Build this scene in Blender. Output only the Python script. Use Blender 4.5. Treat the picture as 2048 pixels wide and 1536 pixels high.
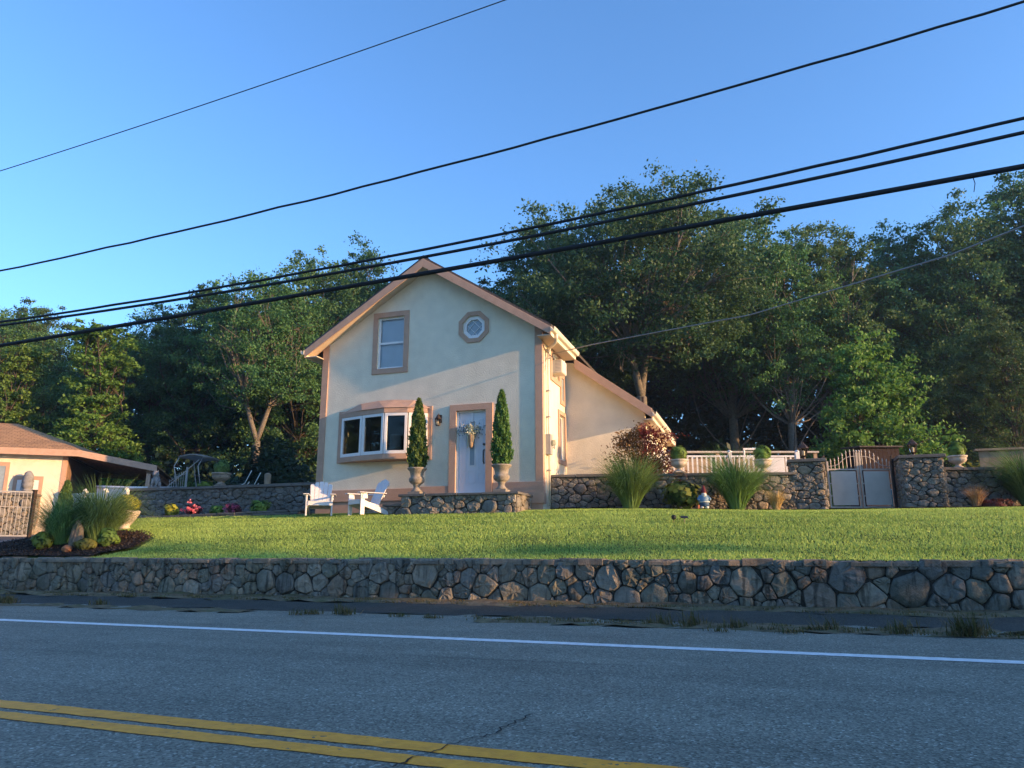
import bpy, bmesh, math, random
import numpy as np
from mathutils import Vector, Matrix, geometry
R = math.radians
for _o in list(bpy.data.objects): bpy.data.objects.remove(_o)
scene = bpy.context.scene
C = scene.collection

# ------------------------------------------------------------------ camera, sky, sun, exposure
EYE, YAW = 0.85, R(18.4)
FPX = 1480.0
PITCH = math.atan((1105 - 768) / FPX)
cam_d = bpy.data.cameras.new('camera'); cam = bpy.data.objects.new('camera', cam_d); C.objects.link(cam)
cam.location = (0, 0, EYE); cam.rotation_euler = (R(90) + PITCH, 0, YAW)
cam_d.sensor_width = 36; cam_d.lens = FPX / 2048 * 36; cam_d.clip_start = .1; cam_d.clip_end = 2000
scene.camera = cam
scene.render.resolution_x, scene.render.resolution_y = 1024, 768

SUN_EL, SUN_GRAZE = R(11.0), R(4.5)
sun_dir = Vector((math.cos(SUN_EL) * math.cos(SUN_GRAZE), -math.cos(SUN_EL) * math.sin(SUN_GRAZE), math.sin(SUN_EL)))
sd = bpy.data.lights.new('sun', 'SUN'); sd.energy = 2.9; sd.angle = R(0.6); sd.color = (1.0, .58, .25)
sun = bpy.data.objects.new('sun', sd); C.objects.link(sun)
sun.rotation_euler = sun_dir.to_track_quat('Z', 'Y').to_euler(); sun.location = (30, 0, 30)
w = bpy.data.worlds.new('World'); scene.world = w; w.use_nodes = True
nt = w.node_tree; bg = nt.nodes['Background']
sky = nt.nodes.new('ShaderNodeTexSky'); sky.sky_type = 'NISHITA'; sky.sun_disc = False
sky.sun_elevation = SUN_EL; sky.sun_rotation = math.atan2(sun_dir.x, sun_dir.y)
sky.air_density = 1.0; sky.dust_density = 1.0; sky.ozone_density = 5.0; sky.altitude = 50
nt.links.new(sky.outputs['Color'], bg.inputs['Color']); bg.inputs['Strength'].default_value = 0.15
vs = scene.view_settings; vs.view_transform = 'Standard'; vs.look = 'None'; vs.gamma = 1; vs.exposure = 1.65
vs.use_curve_mapping = False
scene.render.engine = 'CYCLES'
scene.cycles.max_bounces = 6; scene.cycles.diffuse_bounces = 3; scene.cycles.glossy_bounces = 2; scene.cycles.transmission_bounces = 4; scene.cycles.transparent_max_bounces = 8

# ------------------------------------------------------------------ placing helpers
def ray(px, py):
    a = (px - 1024) / FPX; b = (768 - py) / FPX
    f = math.cos(PITCH) - b * math.sin(PITCH); u = math.sin(PITCH) + b * math.cos(PITCH)
    return Vector((a * math.cos(YAW) - f * math.sin(YAW), a * math.sin(YAW) + f * math.cos(YAW), u))
def atY(px, py, Y):
    r = ray(px, py); return Vector((0, 0, EYE)) + r * (Y / r.y)
def atD(px, py, d):                       # point at depth d in front of the camera
    r = ray(px, py); k = -r.x * math.sin(YAW) + r.y * math.cos(YAW)
    return Vector((0, 0, EYE)) + r * (d / k)
_kc = [(11.5, .70), (11.9, .735), (14, 1.24), (15.7, 1.57), (17, 1.80), (18.5, 1.90), (21, 1.93), (26, 2.0), (34, 2.3), (60, 3.2), (400, 4)]
_kr = [(11.5, .70), (11.9, .735), (14, 1.2), (15.7, 1.49), (17, 1.66), (18.5, 1.77), (20.5, 1.87), (22, 1.92), (26, 2.0), (34, 2.3), (60, 3.2), (400, 4)]
_kl = [(11.5, .70), (11.9, .73), (13, .93), (16.3, 1.27), (24, 1.90), (34, 2.3), (60, 3.2), (400, 4)]
def T(x, y):                              # height of the yard
    a = np.interp(y, [k[0] for k in _kc], [k[1] for k in _kc]); b = np.interp(y, [k[0] for k in _kl], [k[1] for k in _kl])
    t = np.clip((-16.6 - np.asarray(x, float)) / 2.6, 0, 1); t = t * t * (3 - 2 * t)
    c = np.interp(y, [k[0] for k in _kr], [k[1] for k in _kr]); u = np.clip((np.asarray(x, float) + 4.0) / 5.5, 0, 1); u = u * u * (3 - 2 * u)
    a = a * (1 - u) + c * u
    return a * (1 - t) + b * t
def Tz(x, y): return float(T(x, y))

# ------------------------------------------------------------------ object helpers
def tag(o, label=None, cat=None, group=None, kind=None):
    if label: o['label'] = label
    if cat: o['category'] = cat
    if group: o['group'] = group
    if kind: o['kind'] = kind
    return o
def thing(name, label, cat, loc=(0, 0, 0), rz=0, group=None):
    o = bpy.data.objects.new(name, None); o.empty_display_size = .2; C.objects.link(o)
    o.location = loc; o.rotation_euler = (0, 0, rz); return tag(o, label, cat, group)
def link(name, me, parent=None, loc=None, rz=0):
    o = bpy.data.objects.new(name, me); C.objects.link(o)
    if parent: o.parent = parent
    if loc is not None: o.location = loc
    if rz: o.rotation_euler = (0, 0, rz)
    return o
def copy_tree(o, parent=None):
    c = o.copy(); C.objects.link(c); c.parent = parent
    for ch in o.children: copy_tree(ch, c)
    return c
def perp(d):
    d = d.normalized(); a = Vector((0, 0, 1)) if abs(d.z) < .9 else Vector((1, 0, 0))
    u = d.cross(a).normalized(); return u, d.cross(u).normalized()
class MB:
    def __init__(s): s.v = []; s.f = []
    def add(s, v, f):
        n = len(s.v); s.v += [tuple(p) for p in v]; s.f += [tuple(i + n for i in q) for q in f]; return s
    def box(s, x0, x1, y0, y1, z0, z1, m=None):
        v = [(x, y, z) for z in (z0, z1) for x, y in ((x0, y0), (x1, y0), (x1, y1), (x0, y1))]
        if m: v = [m @ Vector(p) for p in v]
        return s.add(v, [(0, 3, 2, 1), (4, 5, 6, 7), (0, 1, 5, 4), (1, 2, 6, 5), (2, 3, 7, 6), (3, 0, 4, 7)])
    def beam(s, a, b, w, h, up=Vector((0, 0, 1))):           # rectangular bar from a to b
        a = Vector(a); b = Vector(b); d = (b - a).normalized(); u = d.cross(up)
        u = u.normalized() if u.length > 1e-4 else Vector((1, 0, 0)); n = u.cross(d)
        v = [p + u * (i * w / 2) + n * (j * h / 2) for p in (a, b) for i, j in ((-1, -1), (1, -1), (1, 1), (-1, 1))]
        return s.add(v, [(0, 1, 2, 3), (7, 6, 5, 4), (0, 4, 5, 1), (1, 5, 6, 2), (2, 6, 7, 3), (3, 7, 4, 0)])
    def prism(s, poly, fn0, fn1):                            # polygon swept between two mappings (u,v)->xyz
        n = len(poly); v = [fn0(*p) for p in poly] + [fn1(*p) for p in poly]
        return s.add(v, [tuple(range(n))[::-1], tuple(range(n, 2 * n))] + [(i, (i + 1) % n, n + (i + 1) % n, n + i) for i in range(n)])
    def tube(s, pts, r, seg=8, caps=True):
        pts = [Vector(p) for p in pts]; n = len(pts); rr = r if hasattr(r, '__len__') else [r] * n
        b = len(s.v); u0 = None
        for i, p in enumerate(pts):
            d = (pts[min(i + 1, n - 1)] - pts[max(i - 1, 0)])
            u, w_ = perp(d)
            if u0 is not None:
                u = (u0 - d.normalized() * u0.dot(d.normalized()))
                u = u.normalized() if u.length > 1e-5 else perp(d)[0]; w_ = d.normalized().cross(u)
            u0 = u
            for k in range(seg):
                a = 2 * math.pi * k / seg; s.v.append(tuple(p + (u * math.cos(a) + w_ * math.sin(a)) * rr[i]))
        for i in range(n - 1):
            for k in range(seg):
                k2 = (k + 1) % seg; s.f.append((b + i * seg + k, b + i * seg + k2, b + (i + 1) * seg + k2, b + (i + 1) * seg + k))
        if caps:
            s.f.append(tuple(b + k for k in range(seg))[::-1]); s.f.append(tuple(b + (n - 1) * seg + k for k in range(seg)))
        return s
    def lathe(s, prof, c=(0, 0, 0), seg=24, mod=None):
        b = len(s.v); n = len(prof)
        for i, (r, z) in enumerate(prof):
            for k in range(seg):
                a = 2 * math.pi * k / seg; q = r * (mod(i, a) if mod else 1)
                s.v.append((c[0] + q * math.cos(a), c[1] + q * math.sin(a), c[2] + z))
        for i in range(n - 1):
            for k in range(seg):
                k2 = (k + 1) % seg; s.f.append((b + i * seg + k, b + i * seg + k2, b + (i + 1) * seg + k2, b + (i + 1) * seg + k))
        s.f.append(tuple(b + k for k in range(seg))[::-1]); s.f.append(tuple(b + (n - 1) * seg + k for k in range(seg)))
        return s
    def blob(s, c, rad, seg=10, rings=7, jit=0.0, rng=random):
        b = len(s.v); c = Vector(c)
        for i in range(rings + 1):
            th = math.pi * i / rings
            for k in range(seg):
                a = 2 * math.pi * k / seg; j = 1 + rng.uniform(-jit, jit)
                s.v.append((c.x + rad[0] * math.sin(th) * math.cos(a) * j, c.y + rad[1] * math.sin(th) * math.sin(a) * j, c.z + rad[2] * math.cos(th) * j))
        for i in range(rings):
            for k in range(seg):
                k2 = (k + 1) % seg; s.f.append((b + i * seg + k, b + (i + 1) * seg + k, b + (i + 1) * seg + k2, b + i * seg + k2))
        return s
    def holed(s, outer, holes, m0, m1):                      # wall with openings; m0/m1 map (u,v) to the two faces
        loops = [[Vector((p[0], p[1], 0)) for p in l] for l in [outer] + holes]
        tris = geometry.tessellate_polygon(loops); pts = [p for l in loops for p in l]; n = len(pts)
        v = [m0(p.x, p.y) for p in pts] + [m1(p.x, p.y) for p in pts]
        f = [tuple(t) for t in tris] + [tuple(i + n for i in reversed(t)) for t in tris]
        k = 0
        for l in loops:
            L = len(l)
            for i in range(L): f.append((k + i, k + (i + 1) % L, n + k + (i + 1) % L, n + k + i))
            k += L
        return s.add(v, f)
    def mesh(s, name, mat, smooth=False):
        me = bpy.data.meshes.new(name); me.from_pydata(s.v, [], s.f); me.update()
        bm = bmesh.new(); bm.from_mesh(me); bmesh.ops.recalc_face_normals(bm, faces=bm.faces); bm.to_mesh(me); bm.free()
        if mat: me.materials.append(mat)
        if smooth: me.polygons.foreach_set('use_smooth', [True] * len(me.polygons))
        return me
    def build(s, name, mat, parent=None, loc=None, smooth=False, bevel=0, rz=0):
        o = link(name, s.mesh(name, mat, smooth), parent, loc, rz)
        if bevel:
            b = o.modifiers.new('bevel', 'BEVEL'); b.width = bevel; b.segments = 2; b.limit_method = 'ANGLE'; b.angle_limit = R(40)
        return o
def B(*a, **k): return MB().box(*a, **k)
def poly_mesh(name, V, nper, mat, attr=None, faces=None):    # fast mesh of n-gons that share nothing; or explicit faces (m,k)
    V = np.asarray(V, np.float32).reshape(-1, 3); me = bpy.data.meshes.new(name)
    if faces is None: faces = np.arange(len(V)).reshape(-1, nper)
    m, k = faces.shape
    me.vertices.add(len(V)); me.vertices.foreach_set('co', V.ravel())
    me.loops.add(m * k); me.loops.foreach_set('vertex_index', faces.astype(np.int32).ravel())
    me.polygons.add(m); me.polygons.foreach_set('loop_start', np.arange(0, m * k, k, dtype=np.int32))
    me.polygons.foreach_set('loop_total', np.full(m, k, np.int32))
    if attr is not None:
        a = me.attributes.new('rnd', 'FLOAT', 'POINT'); a.data.foreach_set('value', np.asarray(attr, np.float32))
    me.update(calc_edges=True); me.materials.append(mat); return me

# ------------------------------------------------------------------ materials
def newmat(name):
    m = bpy.data.materials.new(name); m.use_nodes = True; n = m.node_tree.nodes; l = m.node_tree.links
    return m, n, l, n['Principled BSDF']
def N(n, t, **k):
    o = n.new('ShaderNode' + t)
    for a, b in k.items():
        if a in o.inputs: o.inputs[a].default_value = b
        else: setattr(o, a, b)
    return o
def ramp(n, stops, interp='LINEAR'):
    r = n.new('ShaderNodeValToRGB'); r.color_ramp.interpolation = interp; e = r.color_ramp.elements
    while len(e) < len(stops): e.new(.5)
    for i, (p, c) in enumerate(stops): e[i].position = p; e[i].color = (*c, 1)
    return r
def mixc(n, l, fac, a, b, mode='MIX'):
    m = n.new('ShaderNodeMix'); m.data_type = 'RGBA'; m.blend_type = mode
    for s, v in ((0, fac), (6, a), (7, b)):
        if hasattr(v, 'links'): l.new(v, m.inputs[s])
        else: m.inputs[s].default_value = v if s == 0 else (*v, 1)
    return m.outputs[2]
def mul(c, k): return tuple(min(1, x * k) for x in c)
def basic(name, col, rough=.6, var=.12, scale=6, bump=0, bscale=80, spec=.4, metal=0, dirt=None):
    m, n, l, p = newmat(name); tc = N(n, 'TexCoord')
    nz = N(n, 'TexNoise', Scale=scale, Detail=5.0); l.new(tc.outputs['Object'], nz.inputs['Vector'])
    r = ramp(n, [(.3, mul(col, 1 - var)), (.7, mul(col, 1 + var))]); l.new(nz.outputs['Fac'], r.inputs[0]); out = r.outputs[0]
    if dirt:
        n2 = N(n, 'TexNoise', Scale=dirt[1], Detail=8.0, Roughness=.65); l.new(tc.outputs['Object'], n2.inputs['Vector'])
        r2 = ramp(n, [(.48, (0, 0, 0)), (.7, (1, 1, 1))]); l.new(n2.outputs['Fac'], r2.inputs[0])
        mt = N(n, 'Math', operation='MULTIPLY'); l.new(r2.outputs[0], mt.inputs[0]); mt.inputs[1].default_value = dirt[2]
        out = mixc(n, l, mt.outputs[0], out, dirt[0])
    l.new(out, p.inputs['Base Color']); p.inputs['Roughness'].default_value = rough; p.inputs['Specular IOR Level'].default_value = spec
    p.inputs['Metallic'].default_value = metal
    if bump:
        nb = N(n, 'TexNoise', Scale=bscale, Detail=4.0); l.new(tc.outputs['Object'], nb.inputs['Vector'])
        bp = N(n, 'Bump', Strength=min(1, bump), Distance=.014); l.new(nb.outputs['Fac'], bp.inputs['Height']); l.new(bp.outputs[0], p.inputs['Normal'])
    return m
def stone_mat(name, cols, streak=.5):
    m, n, l, p = newmat(name); tc = N(n, 'TexCoord'); ob = N(n, 'ObjectInfo')
    r = ramp(n, [(i / (len(cols) - 1), c) for i, c in enumerate(cols)]); l.new(ob.outputs['Random'], r.inputs[0])
    geo = N(n, 'NewGeometry')
    nz = N(n, 'TexNoise', Scale=9.0, Detail=8.0, Roughness=.7); l.new(geo.outputs['Position'], nz.inputs['Vector'])
    r1 = ramp(n, [(.25, (.6, .6, .6)), (.75, (1.35, 1.32, 1.26))]); l.new(nz.outputs['Fac'], r1.inputs[0])
    c = mixc(n, l, 1.0, r.outputs[0], r1.outputs[0], 'MULTIPLY')
    mp = N(n, 'Mapping'); mp.inputs['Scale'].default_value = (14, 14, 1.3); l.new(geo.outputs['Position'], mp.inputs['Vector'])
    n2 = N(n, 'TexNoise', Scale=1.0, Detail=3.0); l.new(mp.outputs[0], n2.inputs['Vector'])
    r2 = ramp(n, [(.52, (1, 1, 1)), (.68, (1 - streak,) * 3)]); l.new(n2.outputs['Fac'], r2.inputs[0])
    c = mixc(n, l, 1.0, c, r2.outputs[0], 'MULTIPLY')
    n3 = N(n, 'TexNoise', Scale=1.3, Detail=5.0); l.new(geo.outputs['Position'], n3.inputs['Vector'])
    r3 = ramp(n, [(.55, (0, 0, 0)), (.72, (.55, .55, .55))]); l.new(n3.outputs['Fac'], r3.inputs[0])
    c = mixc(n, l, r3.outputs[0], c, (.055, .062, .03))
    l.new(c, p.inputs['Base Color']); p.inputs['Roughness'].default_value = .85; p.inputs['Specular IOR Level'].default_value = .25
    nb = N(n, 'TexNoise', Scale=38.0, Detail=7.0, Roughness=.7); l.new(geo.outputs['Position'], nb.inputs['Vector'])
    bp = N(n, 'Bump', Strength=.8, Distance=.035); l.new(nb.outputs['Fac'], bp.inputs['Height']); l.new(bp.outputs[0], p.inputs['Normal'])
    return m
def leaf_mat(name, dark, light, trans=.3, var=.2, rough=.55):
    m, n, l, p = newmat(name); at = N(n, 'Attribute', attribute_name='rnd'); ob = N(n, 'ObjectInfo')
    r = ramp(n, [(0, dark), (1, light)]); l.new(at.outputs['Fac'], r.inputs[0])
    h = N(n, 'HueSaturation'); l.new(r.outputs[0], h.inputs['Color'])
    mr = N(n, 'MapRange'); mr.inputs['To Min'].default_value = 1 - var; mr.inputs['To Max'].default_value = 1 + var
    l.new(ob.outputs['Random'], mr.inputs['Value']); l.new(mr.outputs[0], h.inputs['Value'])
    m2 = N(n, 'MapRange'); m2.inputs['To Min'].default_value = .475; m2.inputs['To Max'].default_value = .52
    l.new(ob.outputs['Random'], m2.inputs['Value']); l.new(m2.outputs[0], h.inputs['Hue'])
    l.new(h.outputs[0], p.inputs['Base Color']); p.inputs['Roughness'].default_value = rough; p.inputs['Specular IOR Level'].default_value = .3
    if trans:
        tr = N(n, 'BsdfTranslucent'); l.new(h.outputs[0], tr.inputs['Color']); mx = N(n, 'MixShader'); mx.inputs[0].default_value = trans
        l.new(p.outputs[0], mx.inputs[1]); l.new(tr.outputs[0], mx.inputs[2]); l.new(mx.outputs[0], n['Material Output'].inputs['Surface'])
    return m
def glass_mat(name, tint=(.8, .85, .85), refl=1.0):
    m, n, l, p = newmat(name); n.remove(p)
    tr = N(n, 'BsdfTransparent'); tr.inputs[0].default_value = (*tint, 1); gl = N(n, 'BsdfGlossy'); gl.inputs['Roughness'].default_value = .03
    fr = N(n, 'Fresnel', IOR=1.5); mx = N(n, 'MixShader'); mm = N(n, 'Math', operation='MULTIPLY'); mm.inputs[1].default_value = refl
    l.new(fr.outputs[0], mm.inputs[0]); l.new(mm.outputs[0], mx.inputs[0]); l.new(tr.outputs[0], mx.inputs[1]); l.new(gl.outputs[0], mx.inputs[2])
    l.new(mx.outputs[0], n['Material Output'].inputs['Surface']); return m

M = {}
M['stucco'] = basic('cream_stucco', (.78, .71, .55), .9, .06, 3, .6, 30, .15, dirt=((.60, .53, .39), .9, .4))
M['trim'] = basic('tan_trim', (.51, .335, .24), .85, .07, 5, .6, 130, .2)
M['white'] = basic('white_paint', (.80, .79, .77), .45, .04, 6)
M['gutter'] = basic('cream_metal', (.74, .68, .55), .4, .04, 4)
M['soffit'] = basic('soffit', (.62, .50, .38), .7, .05, 4)
M['shingle'] = basic('roof_shingle', (.10, .085, .075), .9, .35, 20, .8, 60, .2)
M['gshingle'] = basic('brown_shingle', (.42, .25, .13), .9, .22, 14, .8, 60, .2)
def _courses(m):
    n = m.node_tree.nodes; l = m.node_tree.links; p = n['Principled BSDF']; tc = N(n, 'TexCoord'); br = N(n, 'TexBrick', Scale=1.0)
    br.inputs['Brick Width'].default_value = .32; br.inputs['Row Height'].default_value = .17; br.inputs['Mortar Size'].default_value = .012
    br.inputs['Color1'].default_value = (.8, .8, .8, 1); br.inputs['Color2'].default_value = (1.15, 1.12, 1.05, 1); br.inputs['Mortar'].default_value = (.45, .42, .4, 1)
    l.new(tc.outputs['Object'], br.inputs['Vector']); src = p.inputs['Base Color'].links[0].from_socket
    l.new(mixc(n, l, 1.0, src, br.outputs['Color'], 'MULTIPLY'), p.inputs['Base Color'])
_courses(M['gshingle'])
M['glass'] = glass_mat('window_glass', (.62, .66, .66), .6)
M['glassclear'] = glass_mat('clear_window_glass', (.95, .96, .97), 1.0)
M['frost'] = basic('leaded_glass', (.28, .34, .38), .15, .1, 10, .3, 120, .6)
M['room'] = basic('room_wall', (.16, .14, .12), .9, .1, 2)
M['blind'] = basic('white_blind', (.82, .83, .84), .6, .04, 3)
M['door'] = basic('door_paint', (.72, .73, .76), .4, .03, 4)
M['black'] = basic('black_metal', (.02, .02, .022), .4, .1, 8)
M['bronze'] = basic('bronze_metal', (.06, .04, .03), .45, .2, 12, metal=.4)
M['urn'] = basic('weathered_cast_stone', (.30, .265, .215), .9, .12, 7, .6, 60, .2, dirt=((.10, .09, .07), 6, .75))
M['urnpale'] = basic('pale_cast_stone', (.58, .50, .40), .9, .12, 7, .5, 60, .2, dirt=((.2, .17, .13), 5, .55))
M['statue'] = basic('grey_cast_stone', (.24, .24, .24), .9, .15, 8, .6, 50, .2, dirt=((.12, .12, .11), 6, .6))
M['slab'] = basic('bluestone_slab', (.155, .145, .13), .8, .22, 6, .7, 40, .3, dirt=((.06, .055, .05), 3, .6))
M['coping'] = stone_mat('flat_coping_stone', [(.26, .22, .17), (.18, .165, .14), (.33, .27, .20), (.22, .20, .165), (.29, .23, .17)], .2)
M['mortar'] = basic('dark_mortar', (.055, .05, .042), .95, .3, 10, .8, 40, .1)
M['st_front'] = stone_mat('fieldstone_weathered', [(.24, .235, .19), (.16, .16, .14), (.29, .26, .20), (.205, .205, .16), (.36, .32, .255), (.19, .19, .175), (.28, .215, .16), (.25, .245, .20)], .6)
M['st_back'] = stone_mat('fieldstone_tan', [(.28, .25, .20), (.20, .20, .19), (.36, .30, .225), (.24, .235, .215), (.34, .315, .27), (.26, .21, .16), (.19, .19, .19), (.31, .285, .24)], .25)
M['st_left'] = stone_mat('fieldstone_grey', [(.18, .18, .17), (.23, .23, .215), (.15, .155, .15), (.26, .25, .23), (.19, .175, .155), (.21, .215, .21)], .2)
M['bark'] = basic('bark', (.085, .07, .055), .95, .35, 12, 1, 30, .1)
M['barkpale'] = basic('pale_bark', (.17, .15, .125), .95, .3, 10, 1, 30, .1)
M['vine'] = basic('dry_vine', (.28, .21, .14), .95, .3, 20)
M['leafA'] = leaf_mat('leaf_deep_green', (.024, .080, .034), (.090, .205, .075), .38)
M['leafB'] = leaf_mat('leaf_olive_green', (.034, .092, .032), (.125, .23, .075), .38)
M['leafC'] = leaf_mat('leaf_fresh_green', (.06, .15, .028), (.20, .36, .075), .42)
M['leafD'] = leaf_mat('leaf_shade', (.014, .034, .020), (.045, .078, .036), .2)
M['arbor'] = leaf_mat('arborvitae_green', (.02, .055, .014), (.15, .25, .06), .25)
M['boxwood'] = leaf_mat('boxwood_green', (.035, .08, .012), (.19, .29, .05), .3)
M['gold'] = leaf_mat('golden_leaf', (.16, .18, .02), (.42, .42, .04), .3)
M['pink'] = leaf_mat('pink_petal', (.70, .10, .17), (.92, .32, .40), .3)
M['purple'] = leaf_mat('mauve_petal', (.30, .06, .16), (.55, .14, .28), .3)
M['maple'] = leaf_mat('red_maple_leaf', (.10, .025, .018), (.28, .075, .035), .3)
M['maplegr'] = leaf_mat('bronze_maple_leaf', (.09, .06, .02), (.24, .13, .05), .3)
M['hydr'] = leaf_mat('broad_leaf_green', (.05, .08, .012), (.30, .30, .05), .3)
M['misc'] = leaf_mat('grass_blade_green', (.06, .15, .04), (.24, .42, .13), .4)
M['tan'] = leaf_mat('tan_plume', (.30, .20, .09), (.60, .42, .22), .3)
M['barberry'] = leaf_mat('dark_red_leaf', (.05, .015, .015), (.14, .035, .03), .2)
M['blade'] = leaf_mat('lawn_blade', (.16, .28, .05), (.55, .70, .18), .35, 0)
M['weed'] = leaf_mat('weed_blade', (.06, .085, .02), (.26, .22, .09), .3)
M['wood'] = basic('weathered_plank', (.36, .26, .17), .85, .25, 5, .6, 20)
M['woodred'] = basic('red_brown_board', (.018, .005, .005), .8, .2, 5)
M['plastic'] = basic('white_resin', (.68, .67, .67), .5, .02, 4)
M['steel'] = basic('silver_paint_steel', (.42, .38, .34), .45, .12, 9, metal=.3)
M['panel'] = basic('grey_board_panel', (.55, .50, .45), .7, .06, 4)
M['canvas'] = basic('grey_canvas', (.20, .19, .17), .8, .08, 6)
M['gel'] = basic('hull_white', (.75, .76, .78), .3, .03, 3)
M['vinyl'] = basic('white_vinyl', (.70, .72, .68), .5, .03, 3)
M['cable'] = basic('black_cable', (.012, .012, .014), .6, .2, 6)
M['cablegrey'] = basic('grey_cable', (.28, .26, .25), .6, .1, 6)
M['meter'] = basic('grey_meter_box', (.36, .35, .33), .5, .08, 8)
M['lampglass'] = glass_mat('lantern_glass', (.9, .88, .8), 1.0)
M['shade'] = basic('lamp_shade_cloth', (.72, .72, .70), .9, .03, 4)
M['mulch'] = basic('bark_mulch', (.035, .022, .016), .95, .5, 30, 1, 40, .1)
M['rockorange'] = basic('orange_stone', (.42, .17, .07), .85, .2, 8, .7, 25)
M['boulder'] = basic('tan_boulder', (.24, .19, .14), .9, .25, 6, 1, 18, dirt=((.12, .11, .09), 3, .6))
M['concrete'] = basic('pale_concrete', (.50, .46, .40), .9, .1, 5, .5, 50)
M['hatred'] = basic('gnome_red', (.13, .012, .025), .6, .1, 10)
M['coatblue'] = basic('gnome_blue', (.16, .28, .42), .6, .1, 10)
M['pantblue'] = basic('gnome_dark_blue', (.03, .08, .18), .6, .1, 10)
M['skin'] = basic('gnome_skin', (.50, .28, .20), .6, .05, 10)
M['beard'] = basic('gnome_beard', (.70, .70, .68), .8, .08, 20)
M['terra'] = basic('terracotta', (.35, .12, .07), .8, .1, 10)
M['bluebin'] = basic('blue_plastic', (.05, .30, .52), .5, .05, 5)
M['underroof'] = basic('brown_boards', (.24, .15, .10), .85, .25, 8)

# ------------------------------------------------------------------ ground, road, verge
def asphalt(name, base, spec_light, dark=1.0):
    m, n, l, p = newmat(name); tc = N(n, 'TexCoord')
    v = N(n, 'TexVoronoi', Scale=85.0); l.new(tc.outputs['Object'], v.inputs['Vector'])
    r = ramp(n, [(0, mul(base, .35)), (.45, base), (.8, mul(base, 1.5)), (1, spec_light)]); l.new(v.outputs['Color'], r.inputs[0])
    mp = N(n, 'Mapping'); mp.inputs['Scale'].default_value = (.09, 1.5, 1); l.new(tc.outputs['Object'], mp.inputs['Vector'])
    nz = N(n, 'TexNoise', Scale=1.0, Detail=6.0, Roughness=.6); l.new(mp.outputs[0], nz.inputs['Vector'])
    r2 = ramp(n, [(.3, (.8, .8, .8)), (.5, (1, 1, 1)), (.75, (1.1, 1.1, 1.1))]); l.new(nz.outputs['Fac'], r2.inputs[0])
    c = mixc(n, l, 1.0, r.outputs[0], r2.outputs[0], 'MULTIPLY')
    n3 = N(n, 'TexNoise', Scale=.9, Detail=8.0, Roughness=.7); l.new(tc.outputs['Object'], n3.inputs['Vector'])
    r3 = ramp(n, [(.3, (.8, .8, .8)), (.7, (1.15, 1.15, 1.15))]); l.new(n3.outputs['Fac'], r3.inputs[0])
    c = mixc(n, l, 1.0, c, r3.outputs[0], 'MULTIPLY')
    # narrow wheel and oil streaks that run with the lane
    mp4 = N(n, 'Mapping'); mp4.inputs['Scale'].default_value = (.22, 5.0, 1); mp4.inputs['Location'].default_value = (3, 1.7, 0)
    l.new(tc.outputs['Object'], mp4.inputs['Vector'])
    n4 = N(n, 'TexNoise', Scale=1.0, Detail=2.0); l.new(mp4.outputs[0], n4.inputs['Vector'])
    r4 = ramp(n, [(.64, (1, 1, 1)), (.76, (.72, .72, .72))]); l.new(n4.outputs['Fac'], r4.inputs[0])
    c = mixc(n, l, 1.0, c, r4.outputs[0], 'MULTIPLY')
    l.new(c, p.inputs['Base Color']); p.inputs['Roughness'].default_value = .75; p.inputs['Specular IOR Level'].default_value = .35
    bp = N(n, 'Bump', Strength=.8, Distance=.006); l.new(v.outputs['Distance'], bp.inputs['Height']); l.new(bp.outputs[0], p.inputs['Normal'])
    return m
def paint(name, col, wear):
    m, n, l, p = newmat(name); tc = N(n, 'TexCoord')
    v = N(n, 'TexVoronoi', Scale=62.0); l.new(tc.outputs['Object'], v.inputs['Vector'])
    nz = N(n, 'TexNoise', Scale=3.0, Detail=8.0, Roughness=.75); l.new(tc.outputs['Object'], nz.inputs['Vector'])
    sp = N(n, 'SeparateColor'); l.new(v.outputs['Color'], sp.inputs[0])
    ad = N(n, 'Math', operation='MULTIPLY'); l.new(sp.outputs[0], ad.inputs[0]); l.new(nz.outputs['Fac'], ad.inputs[1])
    r = ramp(n, [(wear, (1, 1, 1)), (wear + .06, (0, 0, 0))]); l.new(ad.outputs[0], r.inputs[0])
    inv = N(n, 'Math', operation='SUBTRACT'); inv.inputs[0].default_value = 1; l.new(r.outputs[0], inv.inputs[1])
    n2 = N(n, 'TexNoise', Scale=14.0, Detail=6.0); l.new(tc.outputs['Object'], n2.inputs['Vector'])
    r2 = ramp(n, [(.3, mul(col, .78)), (.7, mul(col, 1.1))]); l.new(n2.outputs['Fac'], r2.inputs[0])
    c = mixc(n, l, inv.outputs[0], r2.outputs[0], (.075, .075, .075))
    l.new(c, p.inputs['Base Color']); p.inputs['Roughness'].default_value = .6
    bp = N(n, 'Bump', Strength=.5, Distance=.004); l.new(v.outputs['Distance'], bp.inputs['Height']); l.new(bp.outputs[0], p.inputs['Normal'])
    return m
M['asphalt'] = asphalt('asphalt', (.205, .20, .155), (.64, .63, .54))
M['asphaltnew'] = asphalt('dark_asphalt_berm', (.046, .045, .034), (.08, .08, .08))
M['yellow'] = paint('yellow_road_paint', (1.0, .37, .02), .52)
M['whiteline'] = paint('white_road_paint', (.86, .86, .84), .58)
M['drive'] = asphalt('driveway_asphalt', (.12, .12, .12), (.22, .22, .22))
M['soil'] = basic('verge_soil', (.17, .135, .085), .95, .35, 9, 1, 40, .1, dirt=((.09, .11, .04), 2.5, .8))
M['forest'] = basic('forest_floor', (.045, .038, .022), .95, .4, 3, 1, 12, .1, dirt=((.03, .045, .012), .5, .8))
M['bounce_ground'] = basic('pale_bounce_ground', (.20, .17, .08), .95, .3, .6, 1, 12, .1)  # unseen ground, tone made pale to bounce light onto the house front
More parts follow.
